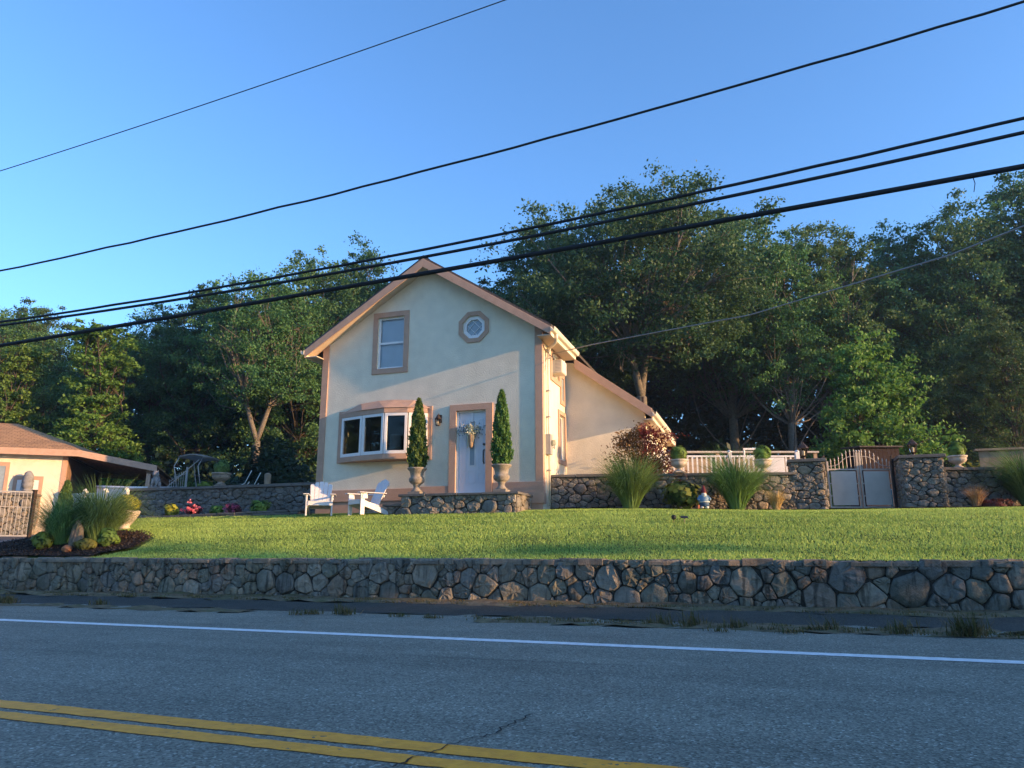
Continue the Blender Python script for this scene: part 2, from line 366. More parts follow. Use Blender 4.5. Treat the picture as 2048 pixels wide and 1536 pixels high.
M['turf'] = basic('turf', (.09, .14, .03), .95, .3, 9, 1, 50, .1, dirt=((.11, .10, .035), 1.1, .5))
M['crack'] = basic('crack_fill', (.012, .012, .012), .9, .2, 10)

def grid_sheet(name, xs, ys, fz, mat):
    X, Y = np.meshgrid(np.asarray(xs, float), np.asarray(ys, float)); Z = fz(X, Y); nx, ny = len(xs), len(ys)
    V = np.stack([X, Y, Z], -1).reshape(-1, 3)
    i = np.arange(nx * ny).reshape(ny, nx); F = np.stack([i[:-1, :-1], i[:-1, 1:], i[1:, 1:], i[1:, :-1]], -1).reshape(-1, 4)
    me = poly_mesh(name, V, 4, mat, faces=F); me.polygons.foreach_set('use_smooth', [True] * len(me.polygons))
    return tag(link(name, me), kind='structure')
def sheet(name, pts, mat, parent=None, kind='structure'):
    o = MB().add(pts, [tuple(range(len(pts)))]).build(name, mat, parent)
    if kind and not parent: o['kind'] = kind
    return o
xs_far = list(np.arange(-60, 61, 1.5)); xs_wide = [-600, -200, -100] + xs_far + [100, 200, 600]
grid_sheet('ground', xs_wide, [11.84] + list(np.arange(12, 36, .75)) + [40, 60, 100, 200, 600],
           lambda X, Y: T(X, Y) - .03 + .02 * np.sin(X * 1.3) * np.sin(Y * 1.7), M['forest'])
grid_sheet('lawn', np.arange(-17.2, 30, .4), np.arange(11.86, 22.2, .25),
           lambda X, Y: T(X, Y) + .012 * np.sin(X * 2.1 + Y) * np.sin(Y * 2.7), M['turf'])
grid_sheet('driveway', np.arange(-40, -16.95, .6), np.arange(11.86, 30, .6), lambda X, Y: T(X, Y) + .012, M['drive'])
sheet('roadside_ground', [(-600, -600, -.03), (600, -600, -.03), (600, 11.7, -.03), (-600, 11.7, -.03)], M['bounce_ground'])
road = sheet('road', [(-600, -.6, 0), (600, -.6, 0), (600, 10.2, 0), (-600, 10.2, 0)], M['asphalt'])
for y0, y1, nm, mt in ((3.05, 3.18, 'yellow_line', 'yellow'), (3.25, 3.40, 'yellow_line', 'yellow'), (7.15, 7.34, 'white_edge_line', 'whiteline')):
    me = MB(); rg = random.Random(int(y0 * 100)); x = -120; a = []; b = []
    while x < 60:
        dx = .07 if -12 < x < 4 else 2.0
        sk = (-.042 if y0 < 5 else -.022) * max(-14, min(10, x + 2.5)); a.append((x, y0 + sk + rg.uniform(-.006, .006), .004)); b.append((x, y1 + sk + rg.uniform(-.006, .006), .004)); x += dx
    n_ = len(a); me.add(a + b, [(i, i + 1, n_ + i + 1, n_ + i) for i in range(n_ - 1)]); me.build(nm, M[mt], road)
rg = random.Random(5)
def crack(pts, wd):
    m = MB(); a = []; b = []
    for i in range(len(pts) - 1):
        p, q = Vector(pts[i]), Vector(pts[i + 1]); d = q - p; nn = Vector((-d.y, d.x)).normalized(); k = max(2, int(d.length / .04))
        for j in range(k):
            c = p + d * (j / k) + nn * rg.uniform(-.02, .02); ww = wd * rg.uniform(.3, 1)
            a.append((c.x + nn.x * ww, c.y + nn.y * ww, .0075)); b.append((c.x - nn.x * ww, c.y - nn.y * ww, .0075))
    n_ = len(a); m.add(a + b, [(i, i + 1, n_ + i + 1, n_ + i) for i in range(n_ - 1)]); m.build('crack', M['crack'], road)
crack([(-1.55, 2.3), (-1.5, 2.9), (-1.42, 3.3), (-1.3, 3.6), (-1.25, 4.1)], .006)
crack([(-6.4, 7.7), (-5.7, 8.4), (-5.4, 9.1)], .008)
crack([(-3.2, 8.1), (-2.6, 8.0), (-2.1, 8.2)], .006)
# berm between road and wall: mossy strip on top, dark asphalt slope to the road
def strip(name, prof, mat, seed, x0=-40, x1=30, dx=.35, amp=.012, smooth=True):
    rg = np.random.default_rng(seed); xs = np.arange(x0, x1, dx); V = []
    for (y, z) in prof:
        V.append(np.stack([xs, y + rg.normal(0, amp, len(xs)), z + rg.normal(0, amp * .35, len(xs))], -1))
    V = np.array(V); ny, nx = V.shape[:2]; i = np.arange(nx * ny).reshape(ny, nx)
    F = np.stack([i[:-1, :-1], i[:-1, 1:], i[1:, 1:], i[1:, :-1]], -1).reshape(-1, 4)
    return tag(link(name, poly_mesh(name, V.reshape(-1, 3), 4, mat, faces=F)), kind='structure')
strip('asphalt_berm', [(9.85, .003), (10.15, .02), (10.42, .07), (10.6, .09), (10.85, .095)], M['asphaltnew'], 2, amp=.03)
strip('soil_strip', [(10.62, .088), (10.75, .118), (11.0, .105), (11.3, .118), (11.55, .135)], M['soil'], 3, amp=.05)
strip('gravel_edge', [(9.0, .004), (9.2, .012), (9.45, .014), (9.85, .006)], M['soil'], 4, -3.5, 30, .25, .05)
strip('sand_patch', [(9.3, .004), (9.55, .012), (9.8, .008)], M['soil'], 7, -13, -7.2, .25, .05)

# ------------------------------------------------------------------ grass and leaves
def leaf_cloud(name, P, size, mat, parent=None, seed=0, up=.5, aspect=.5, loc=None, rnd=None, dirs=None):
    rg = np.random.default_rng(seed); P = np.asarray(P, float); n = len(P)
    nr = rg.normal(size=(n, 3)); nr[:, 2] += up; nr /= np.linalg.norm(nr, axis=1)[:, None]
    t = rg.normal(size=(n, 3)) if dirs is None else np.asarray(dirs) + rg.normal(0, .35, (n, 3))
    t -= nr * (t * nr).sum(1)[:, None]; t /= np.linalg.norm(t, axis=1)[:, None] + 1e-9; s = np.cross(nr, t)
    a = np.asarray(size) * rg.uniform(.6, 1.3, n); a = a[:, None]; b = a * aspect
    V = np.stack([P + t * a, P + s * b, P - t * a * .9, P - s * b], 1)
    r = rg.uniform(0, 1, n) if rnd is None else np.clip(rnd + rg.normal(0, .18, n), 0, 1)
    return link(name, poly_mesh(name, V, 4, mat, np.repeat(r, 4)), parent, loc)
def blades(name, base, az, length, lean, curve, width, mat, parent=None, K=5, seed=0, loc=None):
    rg = np.random.default_rng(seed); n = len(base); t = np.linspace(0, 1, K + 1)[None, :]
    th = lean[:, None] + curve[:, None] * t ** 1.5
    st = length[:, None] / K; dx = np.concatenate([np.zeros((n, 1)), np.cumsum(np.sin(th[:, :-1]) * st, 1)], 1)
    dz = np.concatenate([np.zeros((n, 1)), np.cumsum(np.cos(th[:, :-1]) * st, 1)], 1)
    P = np.asarray(base)[:, None, :] + np.stack([dx * np.cos(az)[:, None], dx * np.sin(az)[:, None], dz], -1)
    ph = az + math.pi / 2 + rg.uniform(-.7, .7, n); side = np.stack([np.cos(ph), np.sin(ph), np.zeros(n)], -1)[:, None, :]
    wd = (np.asarray(width) * np.ones(n))[:, None, None] * (1 - t ** 2 * .9)[:, :, None]
    V = np.stack([P - side * wd, P + side * wd], 2).reshape(n, -1, 3)
    m = 2 * (K + 1); q = np.array([[2 * k, 2 * k + 1, 2 * k + 3, 2 * k + 2] for k in range(K)])
    F = (np.arange(n)[:, None, None] * m + q[None]).reshape(-1, 4)
    r = np.repeat(rg.uniform(0, 1, n), m)
    return link(name, poly_mesh(name, V.reshape(-1, 3), 4, mat, r, F), parent, loc)
rng = np.random.default_rng(11)
BED_L = [(-16.9, 11.7), (-12.95, 11.9), (-12.5, 12.6), (-13.0, 13.6), (-14.0, 14.3), (-15.6, 14.6), (-17.1, 13.4)]
def in_poly(x, y, poly):
    r = np.zeros(x.shape, bool); n = len(poly)
    for i in range(n):
        (x0, y0), (x1, y1) = poly[i], poly[(i + 1) % n]
        c = ((y0 > y) != (y1 > y)) & (x < (x1 - x0) * (y - y0) / (y1 - y0 + 1e-12) + x0); r ^= c
    return r
def wallA_y(x): return 18.72 + (x + 5.15) * (1.33 / 6.05)
def lawn_blades():
    n = 430000; Y = 11.86 + (rng.uniform(0, 1, n) ** 1.15) * 10.2; X = rng.uniform(-17.0, 8.5, n)
    far = np.where(X > -5.2, wallA_y(X) - .75, np.where(X > -11.8, 17.9, 17.0))
    ok = (Y < far) & ~in_poly(X, Y, BED_L) & ~((X > -9.1) & (X < -5.4) & (Y > 16.75))
    ok &= (X < (Y * .31 + 2.2)); X, Y = X[ok], Y[ok]; n = len(X)
    patch = .5 + .18 * np.sin(Y * 7.4 + .35 * np.sin(X * .9)) + .16 * np.sin(X * .8 + 2 * np.sin(Y * .7)) + .1 * np.sin(X * 3.1 + Y * 2.3)
    edge = np.clip((12.3 - Y) / .5, 0, 1); patch += .13 * np.sin(X * 23 + 3 * np.sin(Y * 5)) * np.sin(Y * 27 + 2 * np.sin(X * 4)) + .12 * np.sin(X * 51) * np.sin(Y * 47)
    h = (.030 + .016 * rng.uniform(0, 1, n)) * (1 + .5 * (patch - .5)); az = rng.uniform(0, 2 * math.pi, n)
    b = np.stack([X, Y, T(X, Y)], -1); ln = rng.uniform(.1, .75, n)
    tip = b + np.stack([np.cos(az) * np.sin(ln) * h, np.sin(az) * np.sin(ln) * h, np.cos(ln) * h], -1)
    ph = az + rng.uniform(1, 2, n); sd_ = np.stack([np.cos(ph), np.sin(ph), 0 * ph], -1) * .0085
    V = np.stack([b - sd_, b + sd_, tip], 1); r = np.clip(.52 + .5 * (patch - .5) + rng.normal(0, .2, n) + .3 * edge, 0, 1)
    o = link('lawn_grass', poly_mesh('lawn_grass', V, 3, M['blade'], np.repeat(r, 3)))
    tag(o, 'mown green lawn grass sloping up from the roadside wall', 'grass', kind='stuff')
lawn_blades()
def weeds():
    spots = []
    rg = random.Random(8)
    for x in np.arange(-3.6, 6, .1): spots.append((x + rg.uniform(-.1, .1), rg.uniform(9.05, 9.6), .045, 26))
    for x, y, h, k in ((-5.7, 9.5, .14, 60), (-5.55, 9.45, .10, 70), (-6.05, 9.4, .07, 80), (-6.2, 9.25, .07, 70), (-12.35, 9.75, .14, 110), (-12.2, 9.7, .12, 80), (-10.4, 9.85, .10, 70),
                       (-4.7, 9.35, .06, 60), (-4.2, 9.3, .06, 60), (-1.2, 9.3, .15, 70), (-.85, 9.3, .2, 60), (-.35, 9.25, .12, 60), (.6, 9.2, .16, 60), (1.3, 9.1, .15, 70), (1.9, 9.1, .2, 150), (2.0, 9.15, .2, 100), (2.7, 9.1, .12, 90),
                       (1.5, 9.6, .15, 20), (.2, 8.8, .06, 60), (-.5, 8.75, .05, 50)):
        spots.append((x, y, h, k))
    for x in np.arange(-16, 5, .07):
        if rg.random() < .8: spots.append((x + rg.uniform(-.1, .1), rg.uniform(10.55, 11.35), .035, 24))
    P = []; H_ = []
    for x, y, h, k in spots:
        for _ in range(k):
            zz = .1 if y > 10.5 else .01
            P.append((x + rg.gauss(0, .07), y + rg.gauss(0, .05), zz)); H_.append(h * rg.uniform(.5, 1.4))
    n = len(P); r2 = np.random.default_rng(4)
    o = blades('verge_weeds', np.array(P), r2.uniform(0, 6.28, n), np.array(H_), r2.uniform(.1, .8, n), r2.uniform(.2, 1.2, n), .006, M['weed'], K=2, seed=4)
    tag(o, 'dry weeds and grass tufts along the road edge below the wall', 'weeds', kind='stuff')
weeds()

# ------------------------------------------------------------------ stone walls
def cells(W, Hh, radii, seed, ax):
    rg = random.Random(seed); W2 = W / ax; cs = []
    for r, tries in radii:
        for _ in range(tries):
            x = rg.uniform(0, W2); rr = r * rg.uniform(.8, 1.2) * (.82 + .5 * x / W2 if W > 15 else 1); y = rg.uniform(0, Hh)
            if rr > .12 and (y < rr * .35 or y > Hh - rr * .5): continue
            rr *= rg.choice((1, 1, .82))
            if all((x - c[0]) ** 2 + (y - c[1]) ** 2 > (.80 * (rr + c[2])) ** 2 for c in cs): cs.append((x, y, rr))
    out = []
    for i, (x, y, r) in enumerate(cs):
        R_ = 1.1; poly = [(max(0, x - R_), 0), (min(W2, x + R_), 0), (min(W2, x + R_), Hh), (max(0, x - R_), Hh)]
        for j, (u, v, q) in enumerate(cs):
            if i == j or abs(u - x) > 1.6: continue
            a, b = u - x, v - y; c = (u * u + v * v - (q * .75) ** 2 - x * x - y * y + (r * .75) ** 2) / 2; new = []
            for k in range(len(poly)):
                p, s = poly[k], poly[(k + 1) % len(poly)]; dp = a * p[0] + b * p[1] - c; ds = a * s[0] + b * s[1] - c
                if dp <= 0: new.append(p)
                if dp * ds < 0: t = dp / (dp - ds); new.append((p[0] + (s[0] - p[0]) * t, p[1] + (s[1] - p[1]) * t))
            poly = new
            if len(poly) < 3: break
        if len(poly) >= 3:
            poly = [(p[0] * ax, p[1]) for p in poly]
            A = abs(sum(poly[k][0] * poly[(k + 1) % len(poly)][1] - poly[(k + 1) % len(poly)][0] * poly[k][1] for k in range(len(poly)))) / 2
            if A > .0008: out.append((A, poly))
    return sorted(out, key=lambda t: -t[0])
def stone_geo(poly, gap, bulge, rg, NV=16):
    cx = sum(p[0] for p in poly) / len(poly); cy = sum(p[1] for p in poly) / len(poly)
    q = [(p[0] - cx, p[1] - cy) for p in poly]; size = math.sqrt(sum(a * a + b * b for a, b in q) / len(q))
    nv = rg.choice((5, 6, 6, 7))
    while len(q) > nv:                                       # drop the least important corners: angular, broken outlines
        ar = [abs((q[i - 1][0] - q[i][0]) * (q[(i + 1) % len(q)][1] - q[i][1]) - (q[i - 1][1] - q[i][1]) * (q[(i + 1) % len(q)][0] - q[i][0])) for i in range(len(q))]
        q.pop(ar.index(min(ar)))
    k = max(.5, 1 - gap / size); q = [(a * k, b * k) for a, b in q]
    q = [(a * rg.uniform(.955, 1.025), b * rg.uniform(.955, 1.025)) for a, b in q]
    for cc in (.07, .15): q = [pt for i in range(len(q)) for pt in ((q[i][0] * (1 - cc) + q[(i + 1) % len(q)][0] * cc, q[i][1] * (1 - cc) + q[(i + 1) % len(q)][1] * cc), (q[i][0] * cc + q[(i + 1) % len(q)][0] * (1 - cc), q[i][1] * cc + q[(i + 1) % len(q)][1] * (1 - cc)))]
    L = [0]
    for i in range(len(q)): L.append(L[-1] + math.dist(q[i], q[(i + 1) % len(q)]))
    o = []; i = 0
    for s in range(NV):
        d = L[-1] * s / NV
        while L[i + 1] < d: i += 1
        t = (d - L[i]) / max(1e-9, L[i + 1] - L[i]); a, b = q[i], q[(i + 1) % len(q)]
        o.append((a[0] + (b[0] - a[0]) * t, a[1] + (b[1] - a[1]) * t))
    d = min(bulge, size * .42) * rg.uniform(.6, 1.25); tx, tz = rg.uniform(-.12, .12), rg.uniform(-.12, .12)
    m = MB(); j = lambda a: rg.uniform(-a, a); lift = rg.uniform(-.012, .018)
    for sc, y in ((1, .07), (1, -.15 * d), (.92, -.85 * d), (.55, -1.0 * d)):
        for (a, b) in o:
            jj = j(.22 if sc > .7 else .35) * d if y < 0 else 0; m.v.append((a * sc, y - lift + (tx * a + tz * b + jj if y < 0 else 0), b * sc))
    m.v.append((j(.2) * size, -(1.0 + j(.25)) * d - lift, j(.2) * size)); c = len(m.v) - 1
    for rr in range(3):
        for s in range(NV): m.f.append((rr * NV + s, rr * NV + (s + 1) % NV, (rr + 1) * NV + (s + 1) % NV, (rr + 1) * NV + s))
    for s in range(NV): m.f.append((3 * NV + s, 3 * NV + (s + 1) % NV, c))
    return m, (cx, cy)
def stone_face(parent, W, Hh, radii, seed, ax, mat, org=(0, 0, 0), udir=(1, 0), gap=.003, bulge=.045, limit=300):
    """stones on the vertical face that starts at org and runs along udir; the face looks to the right of udir turned by -90 deg"""
    rg = random.Random(seed + 1); ang = math.atan2(udir[1], udir[0]); rest = MB(); cl = cells(W, Hh, radii, seed, ax)
    for i, (A, poly) in enumerate(cl):
        m, (cx, cy) = stone_geo(poly, gap, bulge, rg); loc = Vector((org[0] + udir[0] * cx, org[1] + udir[1] * cx, org[2] + cy))
        if i < limit: m.build('stone', mat, parent, loc, i % 3 == 0, rz=ang)
        else:
            mt = Matrix.Translation(loc) @ Matrix.Rotation(ang, 4, 'Z'); rest.add([mt @ Vector(p) for p in m.v], m.f)
    if rest.v: rest.build('small_stones', mat, parent, smooth=True)['kind'] = 'stuff'
    return len(cl)
def slabs(parent, name, L, w0, w1, z0, th, mat, seed, org, udir, nrm=None, step=(.5, .9), jit=.015):
    """row of flat slabs along udir; w0/w1 = extent to the left/right of the line"""
    rg = random.Random(seed); x = 0; u = Vector((*udir, 0)); v = Vector((-udir[1], udir[0], 0)); o = Vector(org)
    while x < L - .02:
        d = min(rg.uniform(*step), L - x); d = L - x if L - x - d < step[0] * .5 else d
        j = lambda: rg.uniform(-jit, jit); t = th * rg.uniform(.85, 1.15) + .0
        pts = [o + u * (x + .006) + v * (w0 + j()), o + u * (x + d - .006) + v * (w0 + j()), o + u * (x + d - .006) + v * (w1 + j()), o + u * (x + .006) + v * (w1 + j())]
        m = MB(); zt = [z0 + t + rg.uniform(-.004, .004) for _ in range(4)]
        m.add([(p.x, p.y, z0) for p in pts] + [(p.x, p.y, zz) for p, zz in zip(pts, zt)], [(0, 3, 2, 1), (4, 5, 6, 7), (0, 1, 5, 4), (1, 2, 6, 5), (2, 3, 7, 6), (3, 0, 4, 7)])
        m.build(name, mat, parent, bevel=.008); x += d

# roadside retaining wall
rw = thing('retaining_wall', 'long low wall of rounded grey fieldstones beside the road', 'wall', (-18, 11.45, 0))
B(-22, 48, .004, .42, -.1, .70).build('mortar_core', M['mortar'], rw)
stone_face(rw, 23.5, .70, [(.26, 22), (.20, 90), (.155, 420), (.115, 1300), (.085, 1600), (.06, 900), (.04, 700)], 21, 1.0, M['st_front'], (0, -.005, .045), limit=298, bulge=.05, gap=.002)
rgc = random.Random(9); x = 0
while x < 23.5:                                       # irregular flat stones on top
    d = rgc.uniform(.14, .55); y0 = -.06 + rgc.uniform(-.03, .02); ym = rgc.uniform(.14, .26)
    for a, b in ((y0, ym), (ym + .012, .46)):
        m = MB(); j = lambda k=.02: rgc.uniform(-k, k); zt = .735 + j(.03)
        ring = [(x + .01, a + j()), (x + d * .5, a + j(.03)), (x + d - .01, a + j()), (x + d - .01 + j(.01), b + j()), (x + d * .45, b + j()), (x + .01, b + j())]
        m.add([(p, q, .66) for p, q in ring] + [(p, q, zt + j(.006)) for p, q in ring], [tuple(range(6))[::-1], tuple(range(6, 12))] + [(i, (i + 1) % 6, 6 + (i + 1) % 6, 6 + i) for i in range(6)])
        m.build('coping_stone', M['coping'], rw, bevel=.012)
    x += d

# low wall left of the house
lw = thing('garden_wall', 'low dark stone wall with flat coping left of the house', 'wall', (-18.75, 18.25, 0))
B(0, 6.9, .002, .36, 1.3, 2.70).build('mortar_core', M['mortar'], lw)
stone_face(lw, 6.9, .92, [(.17, 40), (.12, 250), (.09, 700), (.06, 1500), (.04, 1500)], 31, 1.35, M['st_left'], (0, 0, 1.78), limit=230, bulge=.06)
stone_face(lw, .38, .92, [(.12, 40), (.08, 120), (.05, 200)], 32, 1.2, M['st_left'], (-.01, .38, 1.78), (0, -1), bulge=.05)
slabs(lw, 'coping_stone', 7.0, .42, -.10, 2.70, .08, M['slab'], 33, (-.06, 0, 0), (1, 0))

# wall right of the house, in two runs with a gate between
def back_wall(name, label, p0, p1, ztop, seed, side_end=False):
    d = Vector((p1[0] - p0[0], p1[1] - p0[1], 0)); L = d.length; a = math.atan2(d.y, d.x)
    t = thing(name, label, 'wall', (p0[0], p0[1], 0), a)
    B(0, L, .002, .34, 1.6, ztop - .07).build('mortar_core', M['mortar'], t)
    stone_face(t, L, ztop - .07 - 1.78, [(.14, 60), (.105, 300), (.08, 900), (.055, 1800), (.04, 1200)], seed, 1.4, M['st_back'], (0, 0, 1.78), limit=250, bulge=.05)
    slabs(t, 'coping_stone', L, .40, -.09, ztop - .07, .07, M['slab'], seed, (0, 0, 0), (1, 0))
    return t
wa = back_wall('garden_wall', 'stone wall between the house corner and the gate, grasses in front', (-5.16, 18.74), (.84, 20.03), 2.83, 41)
wb = back_wall('garden_wall', 'stone wall right of the gate running out of view', (4.25, 21.02), (10.2, 22.9), 2.93, 45)
def pillar(label, p, rz, w_, zt, seed):
    t = thing('stone_pillar', label, 'pillar', (p[0], p[1], 0), rz, 'stone gate pillars'); h = w_ / 2; hz = zt - .1 - 1.75
    B(-h + .005, h - .005, .005, w_ - .005, 1.6, zt - .1).build('mortar_core', M['mortar'], t)
    rr = [(.12, 20), (.085, 100), (.065, 300), (.045, 700), (.035, 500)]
    stone_face(t, w_, hz, rr, seed, 1.5, M['st_back'], (-h, 0, 1.75), (1, 0), bulge=.04)
    stone_face(t, w_, hz, rr, seed + 1, 1.35, M['st_back'], (h, 0, 1.75), (0, 1), bulge=.04)
    stone_face(t, w_, hz, rr, seed + 2, 1.35, M['st_back'], (-h, w_, 1.75), (0, -1), bulge=.04)
    B(-h - .08, h + .08, -.08, w_ + .08, zt - .1, zt - .015).build('cap', M['slab'], t, bevel=.015)
    return t
GA = math.atan2(.95, 3.0)
pillar('stone pillar with flat cap and lantern on the left side of the gate', (1.17, 20.03), 0, .76, 3.17, 51)
pillar('stone pillar with flat cap and lantern on the right side of the gate', (3.90, 20.80), 0, .92, 3.26, 55)

# front stoop
st = thing('stone_stoop', 'raised stone stoop with dark slabs in front of the white door', 'stoop', (-8.5, 16.85, 0))
B(.0, 3.0, -.005, 1.14, 1.6, 2.20).build('mortar_core', M['mortar'], st)
rr = [(.19, 30), (.14, 100), (.10, 300), (.07, 500), (.05, 300)]
stone_face(st, 3.0, .50, rr, 61, 1.25, M['st_back'], (0, 0, 1.72), bulge=.04)
stone_face(st, 1.14, .50, rr, 62, 1.1, M['st_back'], (3.0, 0, 1.72), (0, 1), bulge=.04)
stone_face(st, 1.14, .50, rr, 63, 1.2, M['st_back'], (0, 1.14, 1.72), (0, -1), bulge=.035)
slabs(st, 'slab', 3.16, .55, -.09, 2.205, .062, M['slab'], 64, (-.08, 0, 0), (1, 0), step=(.6, .9), jit=.01)
slabs(st, 'slab', 3.16, 1.12, .56, 2.205, .062, M['slab'], 65, (-.08, 0, 0), (1, 0), step=(.6, .9), jit=.01)
B(-.52, -.06, .25, 1.05, 1.6, 1.98).build('mortar_core', M['mortar'], st)
stone_face(st, .50, .26, rr, 66, 1.2, M['st_back'], (-.54, .22, 1.72), bulge=.035)
stone_face(st, .80, .26, rr, 67, 1.2, M['st_back'], (-.54, 1.05, 1.72), (0, -1), bulge=.035)
B(-.62, -.03, .14, 1.06, 1.985, 2.045).build('step_slab', M['slab'], st, bevel=.01)

# dry-laid edging of the flower bed
ed = thing('bed_edging', 'low edging of stacked flat stones along the flower bed', 'edging', (-17.45, 17.1, 0))
rge = random.Random(3); z0 = 1.60
for lay in range(4):
    x = rge.uniform(0, .2)
    while x < 5.55:
        d = rge.uniform(.22, .6); zb = z0 + lay * .062 + .024 * x * 1.0 * (lay > -1); j = lambda: rge.uniform(-.03, .02)
        m = MB().box(x + .005, x + d - .005, j(), .3, zb, zb + .056); m.build('flat_stone', M['slab'], ed, bevel=.01); x += d
bed_b = grid_sheet('flower_bed_soil', np.arange(-18.6, -11.9, .3), np.arange(17.34, 18.3, .12), lambda X, Y: 1.86 + .012 * (X + 17.4) + .02 * np.sin(X * 7) * np.sin(Y * 9), M['mulch'])
bed_r = grid_sheet('wall_bed_soil', np.arange(-5.0, 9, .3), np.linspace(0, 1, 6), lambda X, Y: T(X, wallA_y(X) - .35) + .035 + .015 * np.sin(X * 8 + Y * 5), M['mulch'])
_v = np.empty(len(bed_r.data.vertices) * 3, np.float32); bed_r.data.vertices.foreach_get('co', _v); _v = _v.reshape(-1, 3)
_v[:, 1] = wallA_y(_v[:, 0]) - .72 + _v[:, 1] * .72 + .05 * np.sin(_v[:, 0] * 3) * (1 - _v[:, 1]); bed_r.data.vertices.foreach_set('co', _v.ravel()); bed_r.data.update()
# mulch island at the left
def island():
    pts = [(x, y) for x in np.arange(-17.4, -12, .12) for y in np.arange(11.66, 14.9, .12)]
    X = np.array([p[0] for p in pts]); Y = np.array([p[1] for p in pts]); ok = in_poly(X, Y, BED_L); nx = {}
    V = []; F = []; rgm = random.Random(2)
    for (x, y), k in zip(pts, ok):
        nx[(round(x, 2), round(y, 2))] = len(V) if k else None
        if k: V.append((x, y, Tz(x, y) + .05 + rgm.uniform(-.012, .02)))
    for (x, y), k in zip(pts, ok):
        q = [nx.get((round(x + a, 2), round(y + b, 2))) for a, b in ((0, 0), (.12, 0), (.12, .12), (0, .12))]
        if None not in q: F.append(tuple(q))
    tag(MB().add(V, F).build('mulch_bed', M['mulch']), kind='structure')
    n = 5200; P = np.stack([rng.uniform(-17.1, -12.3, n), rng.uniform(11.7, 14.6, n), np.zeros(n)], -1); P = P[in_poly(P[:, 0], P[:, 1], BED_L)]
    P[:, 2] = T(P[:, 0], P[:, 1]) + .075
    M['chip'] = leaf_mat('bark_chip', (.02, .012, .009), (.10, .062, .04), 0, 0)
    tag(leaf_cloud('bark_chips', P, .03, M['chip'], seed=5, up=1.2, aspect=.35), 'loose dark bark chips on the planting island at the left', 'mulch', kind='stuff')
island()

# ------------------------------------------------------------------ the house
XL, XR, YF, YB = -11.72, -5.18, 18.0, 26.0
XC = -8.46; PK = 8.92; SL = .638; EX = 3.68                     # ridge x, ridge height, roof slope, half width to the eave
def rz(x): return PK - SL * abs(x - XC)
hs = thing('house', 'cream stucco house with tan trim and a steep front gable', 'house', (XC, YF, 0))
def hb(mb, name, mat, parent=hs, **k):                          # parts are given in world coordinates
    off = Vector((XC, YF, 0))
    mb.v = [tuple(Vector(p) - off) for p in mb.v]
    o = mb.build(name, mat, hs, **k)
    if parent is not hs:
        o.parent = parent; o.location = Vector((0, 0, 0)) - (parent.location if parent is not hs else Vector((0, 0, 0)))
    return o
octo = lambda r: [(-7.08 + r * math.cos(R(22.5 + 45 * k)), 6.84 + r * math.sin(R(22.5 + 45 * k))) for k in range(8)]
rect = lambda a, b, c, d: [(a, c), (b, c), (b, d), (a, d)]
WU = (-10.0, -9.18, 5.88, 7.38)                                  # upper window
DO = (-7.54, -6.70, 2.27, 4.53)                                  # door opening
BW = (-10.9, -8.42, 3.38, 4.60)                                  # bay opening
und = lambda x: rz(x) - .16
outer = [(XL, 1.5), (XR, 1.5), (XR, und(XR)), (XC, und(XC)), (XL, und(XL))]
wall = hb(MB().holed(outer, [rect(*WU), octo(.34), rect(*DO), rect(*BW)], lambda u, v: (u, YF, v), lambda u, v: (u, YF + .22, v)), 'front_wall', M['stucco'])
# right side wall with two windows and the air conditioner window
side_holes = [rect(18.98, 19.72, 5.55, 6.25), rect(19.72, 20.3, 3.35, 4.62)]
hb(MB().holed([(YF + .22, 1.5), (20.5, 1.5), (20.5, und(XR) - .02), (YF + .22, und(XR) - .02)], side_holes, lambda u, v: (XR, u, v), lambda u, v: (XR - .2, u, v)), 'side_wall', M['stucco'])
hb(MB().box(XL, XL + .2, YF + .22, YB, 1.5, und(XL) - .02), 'side_wall', M['stucco'])
hb(MB().prism([(XL + .2, 1.5), (-2.95, 1.5), (-2.95, 4.4), (XR, und(XR) - .1), (XC, und(XC) - .03), (XL + .2, und(XL) - .03)], lambda u, v: (u, YB - .2, v), lambda u, v: (u, YB, v)), 'rear_wall', M['stucco'])
# rear wing that steps out to the right
hb(MB().prism([(XR - .2, 1.5), (-2.95, 1.5), (-2.95, 4.80), (-4.95, 6.27), (XR - .2, 6.3)], lambda u, v: (u, 20.5 + (u + 5.2) * .11, v), lambda u, v: (u, 20.7 + (u + 5.2) * .11, v)), 'wing_wall', M['stucco'])
hb(MB().holed([(20.94, 1.5), (YB, 1.5), (YB, 4.45), (20.94, 4.45)], [rect(21.3, 22.0, 2.9, 4.2), rect(22.5, 23.2, 2.9, 4.2)], lambda u, v: (-2.95, u, v), lambda u, v: (-3.13, u, v)), 'wing_wall', M['stucco'])
hb(MB().box(-2.99, -2.97, 21.3, 22.0, 2.9, 4.2).box(-2.99, -2.97, 22.5, 23.2, 2.9, 4.2), 'wing_window', M['blind'])
# floors and inner walls that close the rooms behind the glass
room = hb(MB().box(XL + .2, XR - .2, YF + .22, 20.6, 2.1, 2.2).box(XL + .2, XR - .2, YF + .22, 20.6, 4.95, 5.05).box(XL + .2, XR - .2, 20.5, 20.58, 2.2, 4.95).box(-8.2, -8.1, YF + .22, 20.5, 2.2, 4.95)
          .box(XL + 1.2, XR - 1.0, 19.2, 19.26, 5.05, 7.3), 'inner_wall', M['room'])
